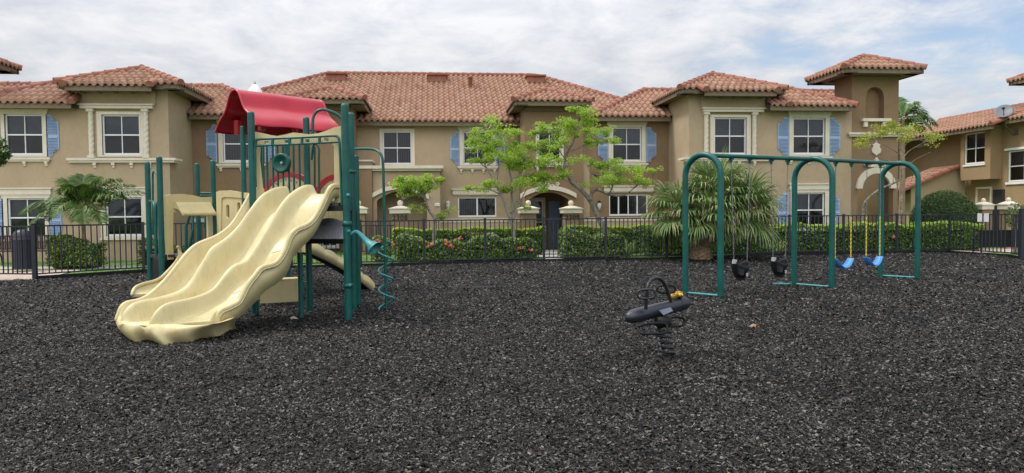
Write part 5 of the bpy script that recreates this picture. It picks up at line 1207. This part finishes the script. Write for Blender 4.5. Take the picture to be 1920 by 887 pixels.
tree('pale trunked bright green tree with several slim stems in front of the shuttered middle window', 23.6, (963,437),
     [([(963,437),(959,418),(954,403),(943,373),(930,346),(913,316),(905,300)],.075,.02), ([(962,415),(962,395),(960,373),(958,335),(952,308),(948,280)],.055,.015), ([(958,350),(975,325),(990,300)],.03,.01), ([(954,403),(972,382),(990,350)],.03,.01), ([(940,365),(915,355),(893,352)],.022,.007), ([(930,346),(935,310),(930,270)],.025,.008), ([(958,335),(978,330),(1000,322)],.02,.006), ([(913,316),(895,300),(885,280)],.018,.006), ([(952,308),(940,270),(925,240),(918,230)],.02,.006)],
     [(912,226,14,6),(925,232,10,7),(888,263,20,8),(905,252,22,10),(940,252,22,10),(967,248,16,9),(925,270,24,12),(955,272,26,12),(900,283,22,10),(935,290,26,12),(970,290,24,14),(885,300,16,8),(910,305,18,8),(983,300,20,12),(955,312,20,8),(882,353,15,6),(905,352,12,5),(928,346,16,7),(955,352,16,8),(985,340,20,10),(960,385,6,4),(985,388,8,6)], M['leaf_y'], M['barkpale'], 190, .078, .6)
tree('tall bright green tree with a grey twisting trunk in front of the dark bay', 24.0, (1138,445),
     [([(1138,445),(1132,428),(1124,411.5),(1106.5,376),(1095,362),(1086,353),(1072,343),(1066,330),(1058,318),(1060,300),(1064,285),(1074,268),(1080,250),(1085,228)],.12,.02), ([(1106.5,376),(1110,362),(1120,355.5),(1142,365),(1165,367.5),(1180,360),(1191,350)],.06,.015), ([(1064,285),(1085,278),(1105,265),(1125,258)],.025,.008), ([(1058,318),(1045,315),(1025,300),(1010,280)],.03,.01), ([(1060,300),(1045,275),(1038,250)],.022,.007), ([(1142,365),(1150,345),(1152,325)],.03,.01), ([(1120,357),(1118,335),(1105,320),(1098,305)],.022,.006), ([(1180,360),(1200,345),(1222,335)],.018,.006), ([(1072,343),(1050,335),(1020,335)],.02,.006)],
     [(1085,210,18,10),(1100,207,14,7),(1110,228,16,8),(1080,232,22,11),(1050,232,24,11),(1025,245,22,11),(1005,252,16,9),(1060,252,22,10),(1100,250,24,11),(1130,248,18,9),(1120,265,22,9),(1150,265,10,6),(1000,275,20,11),(1025,275,22,12),(1045,272,18,9),(1010,300,24,13),(1035,305,22,12),(985,310,16,10),(1005,330,26,12),(1035,335,22,10),(1015,350,16,8),(1080,300,14,7),(1055,325,12,7),(1110,302,16,6),(1135,308,18,10),(1155,308,12,10),(1145,325,22,11),(1175,322,24,10),(1205,320,22,9),(1230,316,12,6),(1130,338,18,9),(1160,342,22,9),(1195,340,20,9),(1218,345,12,8),(1102,348,8,5)], M['leaf_y'], M['bark'], 190, .078, .7)
tree('sparse yellow green tree with bare pale twigs beside the entrance tower', 25.0, (1691,430),
     [([(1691,430),(1690,380),(1690,330),(1688,290),(1686,262)],.06,.02), ([(1690,335),(1675,344),(1650,355),(1626,374),(1619,390),(1618,430)],.03,.06), ([(1690,300),(1705,283),(1730,268)],.02,.006), ([(1688,290),(1665,275),(1640,265)],.022,.006), ([(1690,320),(1715,300),(1745,285)],.015,.004), ([(1689,310),(1660,300),(1625,285),(1605,275)],.018,.004), ([(1686,262),(1680,245),(1672,235)],.016,.005), ([(1688,285),(1705,262),(1715,248)],.014,.005), ([(1675,344),(1672,320),(1655,300)],.018,.005), ([(1705,300),(1712,325),(1706,345)],.012,.004)],
     [(1672,232,14,6),(1650,240,18,6),(1690,243,20,6),(1715,245,14,5),(1640,252,18,5),(1665,250,20,6),(1625,262,20,5),(1610,270,14,4),(1735,258,16,5),(1760,256,12,4),(1700,257,16,5),(1745,270,10,3)], M['leaf_yy'], M['bark'], 170, .078, .7)
# tree whose leaves enter the frame at the left edge
D = 17.0; b = dp(-60, 540, D); t = thing('small_tree', 'leafy branch tip of a tree entering at the left edge', 'tree', (b.x, b.y, 0)); mb = MB(); mb.tube(smooth([(b.x,b.y,0), dp(-58,400,D), dp(-45,320,D), dp(-15,290,D), dp(6,282,D)], 20, 1), [lerp(.09,.01,i/19) for i in range(20)], 8); mb.build('trunk', M['bark'], t)
V, Q = leaf_cloud(np.concatenate([ell_pts(160, dp(x, y, D), (rr/70, rr/70, rr/90)) for x, y, rr in ((0,268,12),(4,285,14),(10,292,9),(-5,300,14),(-25,280,25),(-45,260,30),(2,302,8))]), .075); np_mesh('crown', V, Q, M['box'], t)
# --- feather palms
def frond(V, Q, base, az, el, L, droop, n, ll, wd=.017):
    d = Vector((math.cos(az), math.sin(az), 0)); P = []
    for i in range(13):
        s = i/12; P.append(base+d*(L*s*math.cos(el)*(1-.12*s))+zz*(L*s*math.sin(el)-droop*L*s*s))
    for i in range(n):
        s = .12+.88*i/n; k = s*12; j = min(11, int(k)); p = P[j].lerp(P[j+1], k-j); t = (P[j+1]-P[j]).normalized(); sd = t.cross(zz).normalized(); u = sd.cross(t)
        for q in (-1, 1):
            l = ll*math.sin(math.pi*(.12+.80*s))*random.uniform(.85, 1.1); e = (sd*q*.85+t*.55+u*random.uniform(.0, .35)).normalized(); m_ = p+e*l*.55; tip = m_+(e*.8-zz*random.uniform(.35, .8)).normalized()*l*.5
            w = t*wd; o = len(V); V += [p-w*.5, p+w*.5, m_+w, m_-w, tip]; Q += [(o, o+1, o+2, o+3), (o+3, o+2, o+4, o+4)]
    return P
def tri_mesh(name, V, Q, m, par):
    me = bpy.data.meshes.new(name); me.from_pydata([tuple(p) for p in V], [], [tuple(dict.fromkeys(q)) for q in Q]); me.materials.append(m); o = bpy.data.objects.new(name, me); COL.objects.link(o); o.parent = par; o.matrix_parent_inverse = par.matrix_basis.inverted(); return o
def palm(label, base, top, r0_, fr, ll, trunkm, n=26, wd=.017):
    t = thing('feather_palm', label, 'palm tree', (base.x, base.y, 0)); V = []; Q = []; mb = MB()
    mb.tube([Vector((base.x, base.y, -.05)), base.lerp(top, .5)+Vector((.03,0,0)), top], [r0_*1.3, r0_, r0_*.8], 10)
    for (az, el, L, dr) in fr:
        P = frond(V, Q, top, az, el, L, dr, n, ll, wd); mb.tube(P, [lerp(.018, .004, i/12) for i in range(13)], 5, cap=False)
    mb.build('trunk', trunkm, t); tri_mesh('crown', V, Q, M['palm'], t)
bb_ = dp(156, 498, 21.2); tt = dp(153.5, 388, 21.0); bb_.z = 0
fr = [(3.05,.3,2.1,.4),(0,.45,2.2,.25),(.1,.7,2.1,.35),(2.9,.6,1.9,.7),(2.6,1.15,1.7,.45),(.15,.95,2.0,.42),(.35,1.2,1.6,.4),(1.7,1.35,1.5,.35),(2.9,.5,1.5,.75),(2.6,1.0,1.35,.6),(3.6,.25,1.6,.65),(3.3,.75,1.3,.8),(.1,.75,1.75,.55),(-.2,.5,1.7,.35),(.5,.95,1.4,.6),(1.6,1.2,1.1,.5),(4.2,.6,1.2,.8),(5.2,.5,1.2,.9),(-.6,.3,1.2,.7),(2.2,.6,1.3,.9),(4.7,1.25,1.15,.45),(1.1,.8,1.3,.7),(3.9,1.15,1.25,.6)]
palm('small feather palm with arching green fronds in front of the left end block', bb_, tt, .05, fr, .58, M['palmbark'], 60, .015)
bb_ = dp(1690, 420, 33.0); tt = dp(1692, 224, 33.0); bb_.z = 0
palm('tall palm whose crown rises behind the entrance tower', bb_, tt, .12, [(.1,.75,2.0,.65),(.4,1.0,1.8,.6),(-.3,.35,1.8,.55),(0,1.2,1.7,.55),(.9,.5,1.7,.6),(3.0,.8,1.7,.6),(-.8,.2,1.5,.7),(1.6,1.2,1.7,.3),(3.6,.4,1.6,.6),(.2,.1,1.4,.5)], .65, M['palmbark'], 36, .034)
# --- shaggy fan palm clump
def fan(V, Q, base, az, el, pet, R_, nseg, droop, mbp):
    d = Vector((math.cos(az)*math.cos(el), math.sin(az)*math.cos(el), math.sin(el))); hub = base+d*pet-zz*(.12*pet*max(0, math.cos(el))); mbp.tube([base, base.lerp(hub, .5)+zz*.03, hub], [.016,.012,.010], 5, cap=False)
    sd = d.cross(zz); sd = sd.normalized() if sd.length > .05 else Vector((1,0,0)); u = sd.cross(d)
    for i in range(nseg):
        a = lerp(-2.1, 2.1, i/(nseg-1))+random.gauss(0, .05); e = (d*math.cos(a)+sd*math.sin(a)+u*.18*abs(math.sin(a))).normalized(); l = R_*(1-.18*abs(a)/2.1)*random.uniform(.85, 1.1)
        w0 = (u.cross(e)).normalized(); w = .023; p1 = hub+e*l*.45; e2 = (e-zz*droop*.6).normalized(); p2 = p1+e2*l*.33; e3 = (e-zz*droop*1.9).normalized(); p3 = p2+e3*l*.34
        o = len(V); V += [hub-w0*.004, hub+w0*.004, p1+w0*w, p1-w0*w, p2+w0*w*.8, p2-w0*w*.8, p3]; Q += [(o, o+1, o+2, o+3), (o+3, o+2, o+4, o+5), (o+5, o+4, o+6, o+6)]
gb0 = dp(1313, 487, 21.3); gb0.z = 0
t = thing('fan_palm', 'shaggy fan palm clump with yellow drooping leaf strips behind the first swing arch', 'palm', gb0)
mb = MB(); V = []; Q = []
mb.lathe([(.28,-.05),(.31,.12),(.28,.3),(.2,.5),(.15,1.2)], gb0, 16)
for k in range(90):
    a = k*2.4; z = .02+.5*(k/90); r = lerp(.31, .2, k/90); p = gb0+Vector((math.cos(a)*r, math.sin(a)*r, z)); o_ = Vector((math.cos(a), math.sin(a), .9)).normalized(); s_ = o_.cross(zz).normalized(); mb.add([p-s_*.055, p+s_*.055, p+o_*.11+s_*.02, p+o_*.11-s_*.02, p-o_*.0+Vector((math.cos(a), math.sin(a), 0))*.04], [(0,1,2,3),(0,4,1),(0,3,4),(1,4,2),(3,2,4)])
cr = [(dp(1340, 375, 21.3), 46, 1.15), (dp(1270, 402, 21.0), 28, .92), (dp(1394, 398, 21.2), 36, 1.05), (dp(1325, 408, 20.8), 26, .95)]
for (c, n, S) in cr:
    mb.tube([gb0+zz*.4, gb0.lerp(c, .5)+zz*.1, c], [.16,.13,.10], 8, cap=False)
    for k in range(n):
        az = k*2.39996+random.uniform(-.2, .2); el = lerp(1.35, -.75, (k+.5)/n)+random.uniform(-.12, .12)
        fan(V, Q, c, az, el, S*random.uniform(.45, .7), S*random.uniform(.66, .92), 30, lerp(.25, 1.25, (k+.5)/n), mb)
mb.build('trunk', M['palmbark'], t); tri_mesh('crown', V, Q, M['fan'], t)
# strappy plants at the fence foot
def strap(label, base, n, L, m=M['fan']):
    t = thing('strappy_plant', label, 'plant', base); V = []; Q = []
    for k in range(n):
        a = random.uniform(0, 6.28); el = random.uniform(.5, 1.4); l = L*random.uniform(.6, 1.1); d = Vector((math.cos(a)*math.cos(el), math.sin(a)*math.cos(el), math.sin(el))); s_ = d.cross(zz).normalized()*.012
        p1 = base+d*l*.5; p2 = p1+(d-zz*.35).normalized()*l*.3; p3 = p2+(d-zz*1.2).normalized()*l*.25; o = len(V); V += [base-s_, base+s_, p1+s_, p1-s_, p2+s_*.7, p2-s_*.7, p3]; Q += [(o,o+1,o+2,o+3),(o+3,o+2,o+4,o+5),(o+5,o+4,o+6,o+6)]
    tri_mesh('blades', V, Q, m, t)
p = gr(1180, 484); strap('spiky strap leaved plant at the fence left of the fan palm', Vector((p.x, p.y+.3, 0)), 90, .85)
p = gr(1465, 478); strap('thin strap leaved plant behind the second bucket swing', Vector((p.x, p.y+.3, 0)), 60, .75)
# grass tufts beyond the fence
def grass():
    n = 26000; x = rng.uniform(-13, 19, n); y = rng.uniform(18.2, 24.6, n); P = np.stack([x, y], 1); ok = np.ones(n, bool)
    poly = np.array([(p.x, p.y) for p in FP]); yy = np.interp(x, poly[:7, 0], poly[:7, 1]); ok &= (y > yy+.12) & ~((x > 3.3) & (x < 5)); ok &= ~((x < -8.6) & (y < 24.6) & (y > 17)&(x<-9.6)); x, y = x[ok], y[ok]; n = len(x)
    a = rng.uniform(0, 6.28, n); h = rng.uniform(.03, .085, n); w = .006; V = np.zeros((n, 3, 3)); V[:, 0] = np.stack([x-w*np.cos(a), y-w*np.sin(a), np.full(n, -.03)], 1); V[:, 1] = np.stack([x+w*np.cos(a), y+w*np.sin(a), np.full(n, -.03)], 1); V[:, 2] = np.stack([x+rng.normal(0,.02,n), y+rng.normal(0,.02,n), h-.03], 1)
    o = np_mesh('grass_blades', V.reshape(-1, 3), np.arange(n*3).reshape(n, 3), M['grassb']); tag(o, 'short green lawn grass behind the fence', 'grass', None, 'stuff')
grass()
# ================================================================== YARD FURNITURE
p = gr(40, 511); tb = thing('trash_bin', 'dark round slatted trash bin with a hooded lid behind the gate', 'trash bin', (p.x, p.y, 0)); mb = MB(); r = .27
p = dp(43, 480, 19.6); p.z = 0; r = .245
for k in range(26):
    a = 2*math.pi*k/26; mb.obox(Vector((p.x+r*math.cos(a), p.y+r*math.sin(a), .47)), Vector((-math.sin(a), math.cos(a), 0)), Vector((math.cos(a), math.sin(a), 0)), zz, .026, .008, .40)
mb.lathe([(r-.03,.06),(r-.03,.86)], (p.x, p.y, 0), 20); mb.lathe([(r+.02,.86),(r+.02,.90),(r-.03,.90)], (p.x, p.y, 0), 20); mb.lathe([(r+.02,.05),(r+.02,.10)], (p.x, p.y, 0), 20); mb.build('drum', M['iron'], tb)
mb = MB(); mb.lathe([(r,.90),(r*.98,.97),(r*.8,1.07),(r*.45,1.13),(0,1.15)], (p.x, p.y, 0), 20); mb.build('lid', M['iron'], tb)
def bench(label, c, d, w, m_slat, b0=.50, b1=.90, sw_=.021):
    d = Vector(d).normalized(); n = Vector((-d.y, d.x, 0)); c = Vector((c[0], c[1], 0)); t = thing('park_bench', label, 'bench', c); mb = MB()
    for k in range(4): mb.obox(c+n*(-.18+.12*k)+zz*.45, d, n, zz, w/2, .05, .018)
    s = mb.build('seat', m_slat, t); mb = MB()
    k_ = int(w/.07)
    for k in range(k_): mb.obox(c+n*.27+d*(-w/2+w*(k+.5)/k_)+zz*((b0+b1)/2), d, n, zz, sw_, .012, (b1-b0)/2-.01)
    mb.obox(c+n*.27+zz*b1, d, n, zz, w/2, .02, .025); mb.obox(c+n*.27+zz*b0, d, n, zz, w/2, .02, .02); mb.build('backrest', m_slat, t)
    for q in (-1, 1):
        mb = MB(); e = c+d*(q*(w/2-.05)); mb.tube(smooth([e-n*.24, e-n*.20+zz*.22, e-n*.2+zz*.43, e+n*.1+zz*.42, e+n*.25+zz*.3, e+n*.30], 20, 1), .025, 8); mb.tube(smooth([e-n*.2+zz*.43, e-n*.22+zz*.62, e-n*.1+zz*.66, e+n*.26+zz*.66], 16, 1), .02, 8); mb.build('leg', M['iron'], t)
q = dp(50, 486, 21.6); bench('dark slatted bench behind the left gate', (q.x, q.y), (1, -.1, 0), 2.0, M['wood'])
q = dp(1888, 440, 22.9); bench('black solid backed bench turned away from the playground at the right edge behind the fence', (q.x, q.y), (-1, .25, 0), 1.9, M['black'], .24, .74, .034)
# white domed street lamp rising behind the red roof
q = dp(478, 160, 24.5); q = Vector((q.x, q.y, 0)); zt = dp(478, 152, 24.5).z; st = thing('street_lamp', 'street lamp with a white domed top rising behind the red canopy', 'street lamp', q)
mb = MB(); mb.tube([q, q+zz*(zt-.75)], [.07,.045], 10); mb.lathe([(.11,0),(.11,.3),(.06,.4)], q, 12); mb.build('pole', M['iron'], st)
mb = MB(); mb.lathe([(.26,zt-.42),(.23,zt-.33),(.13,zt-.20),(.09,zt-.15),(.06,zt-.12),(.0,zt-.11)], q, 18); h_ = mb.build('shade', M['white'], st)
mb = MB(); mb.lathe([(.05,zt-.14),(.03,zt-.1),(.035,zt-.07),(.012,zt-.04),(0,zt+.02)], q, 10); mb.build('finial', M['steel'], h_)
mb = MB(); mb.lathe([(.20,zt-.43),(.18,zt-.6),(.1,zt-.72),(.05,zt-.76)], q, 14); mb.build('globe', M['glasslamp'], st)
# small iron garden gate at entry 2309
a = onY(1018, 430, 25.6); b = onY(1052, 430, 25.6); t = thing('garden_gate', 'low dark picket gate on the walkway to entry 2309', 'gate', (a.x, 25.6, 0)); a.z = 0; b.z = 0; panel(a, b, t, 1.0, .12)
a = onY(672, 430, 25.9); b = onY(740, 430, 25.9); t = thing('garden_gate', 'low dark picket gate in front of entry 2308', 'gate', (a.x, 25.9, 0)); a.z = 0; b.z = 0; panel(a, b, t, 1.05, .12)

# ================================================================== SKY, SUN, CAMERA
SUN_EL, SUN_AZ = rad(58), rad(-62)            # azimuth from +Y towards +X
w = bpy.data.worlds.new('World'); SC.world = w; w.use_nodes = True; N = w.node_tree.nodes; L = w.node_tree.links; bg = N['Background']
sk = N.new('ShaderNodeTexSky'); sk.sky_type = 'NISHITA'; sk.sun_disc = False; sk.sun_elevation = SUN_EL; sk.sun_rotation = SUN_AZ; sk.air_density = 1.0; sk.dust_density = 1.2
tc = N.new('ShaderNodeTexCoord'); sx = N.new('ShaderNodeSeparateXYZ'); L.new(tc.outputs['Generated'], sx.inputs[0])
def math_(op, a, b=None):
    n = N.new('ShaderNodeMath'); n.operation = op
    for i, v in enumerate((a, b)):
        if v is None: continue
        if isinstance(v, (int, float)): n.inputs[i].default_value = v
        else: L.new(v, n.inputs[i])
    return n.outputs[0]
zc = math_('MAXIMUM', sx.outputs['Z'], 0.0); den = math_('ADD', zc, .16)
cx = N.new('ShaderNodeCombineXYZ'); L.new(math_('DIVIDE', sx.outputs['X'], den), cx.inputs[0]); L.new(math_('DIVIDE', sx.outputs['Y'], den), cx.inputs[1])
def noise(scale, det, rough, dist=0, off=(0,0,0)):
    mp = N.new('ShaderNodeMapping'); mp.inputs['Location'].default_value = off; L.new(cx.outputs[0], mp.inputs['Vector'])
    n = N.new('ShaderNodeTexNoise'); n.inputs['Scale'].default_value = scale; n.inputs['Detail'].default_value = det; n.inputs['Roughness'].default_value = rough; n.inputs['Distortion'].default_value = dist; L.new(mp.outputs[0], n.inputs['Vector']); return n.outputs['Fac']
n1 = noise(1.1, 8, .62, .4, (3.1, 1.7, 0)); n2 = noise(3.6, 9, .65, .3, (0.4, 5, 0)); n3 = noise(.45, 3, .5, 0, (7, 2, 0))
den_ = math_('ADD', math_('MULTIPLY', n1, .65), math_('MULTIPLY', n2, .35))
# thinner cover towards the right of the view
thin = math_('MULTIPLY', math_('SUBTRACT', math_('DIVIDE', sx.outputs['X'], math_('ADD', math_('ABSOLUTE', sx.outputs['Y']), .2)), .32), .42)
thin = math_('MINIMUM', math_('MAXIMUM', thin, -.12), .11)
cov = N.new('ShaderNodeMapRange'); cov.inputs['From Min'].default_value = .27; cov.inputs['From Max'].default_value = .50; L.new(math_('SUBTRACT', den_, thin), cov.inputs['Value']); cov.interpolation_type = 'SMOOTHSTEP'
cl = N.new('ShaderNodeValToRGB'); cl.color_ramp.elements[0].position = .40; cl.color_ramp.elements[1].position = .60
CL = 10.0
cl.color_ramp.elements[0].color = (.60, .63, .69, 1); cl.color_ramp.elements[1].color = (.82, .83, .855, 1); L.new(math_('ADD', math_('MULTIPLY', n2, .6), math_('MULTIPLY', n1, .4)), cl.inputs['Fac'])
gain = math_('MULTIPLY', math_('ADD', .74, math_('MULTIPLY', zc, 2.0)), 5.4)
gain = math_('MULTIPLY', gain, math_('ADD', 1.0, math_('MULTIPLY', math_('MAXIMUM', math_('MULTIPLY', sx.outputs['Y'], -1.0), 0.0), .9)))  # extra sky brightness added behind the viewer to lift the facing walls
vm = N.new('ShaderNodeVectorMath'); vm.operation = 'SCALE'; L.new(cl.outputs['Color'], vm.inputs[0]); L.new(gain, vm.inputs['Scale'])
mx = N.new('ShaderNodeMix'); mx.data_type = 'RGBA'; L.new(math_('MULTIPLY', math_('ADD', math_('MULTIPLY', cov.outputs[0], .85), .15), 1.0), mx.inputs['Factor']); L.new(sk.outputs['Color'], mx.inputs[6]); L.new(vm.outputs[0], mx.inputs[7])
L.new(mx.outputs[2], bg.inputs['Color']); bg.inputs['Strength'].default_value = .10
sl = bpy.data.lights.new('sun', 'SUN'); sl.energy = 1.5; sl.angle = rad(10); sl.color = (1, .95, .88); so = bpy.data.objects.new('sun', sl); COL.objects.link(so)
sd3 = Vector((math.sin(SUN_AZ)*math.cos(SUN_EL), math.cos(SUN_AZ)*math.cos(SUN_EL), math.sin(SUN_EL)))
# the lamp stands on the viewer's left, a little behind
sd3 = Vector((-.97*math.cos(SUN_EL), .22*math.cos(SUN_EL), math.sin(SUN_EL))); so.rotation_euler = sd3.to_track_quat('Z', 'Y').to_euler(); so.location = (0, 0, 30)
sk.sun_rotation = math.atan2(sd3.x, sd3.y)
cam = bpy.data.cameras.new('camera'); cam.sensor_width = 36; cam.lens = 36*F/1920; cam.clip_end = 3000; co = bpy.data.objects.new('camera', cam); COL.objects.link(co)
co.matrix_world = Matrix((( RT.x, UP.x, -FW.x, 0), (RT.y, UP.y, -FW.y, 0), (RT.z, UP.z, -FW.z, EYE), (0, 0, 0, 1))); SC.camera = co
vs = SC.view_settings; vs.view_transform = 'Standard'; vs.look = 'None'; vs.gamma = 1; vs.exposure = 0.78; vs.use_curve_mapping = False
SC.cycles.max_bounces = 6; SC.cycles.diffuse_bounces = 3; SC.cycles.transparent_max_bounces = 8
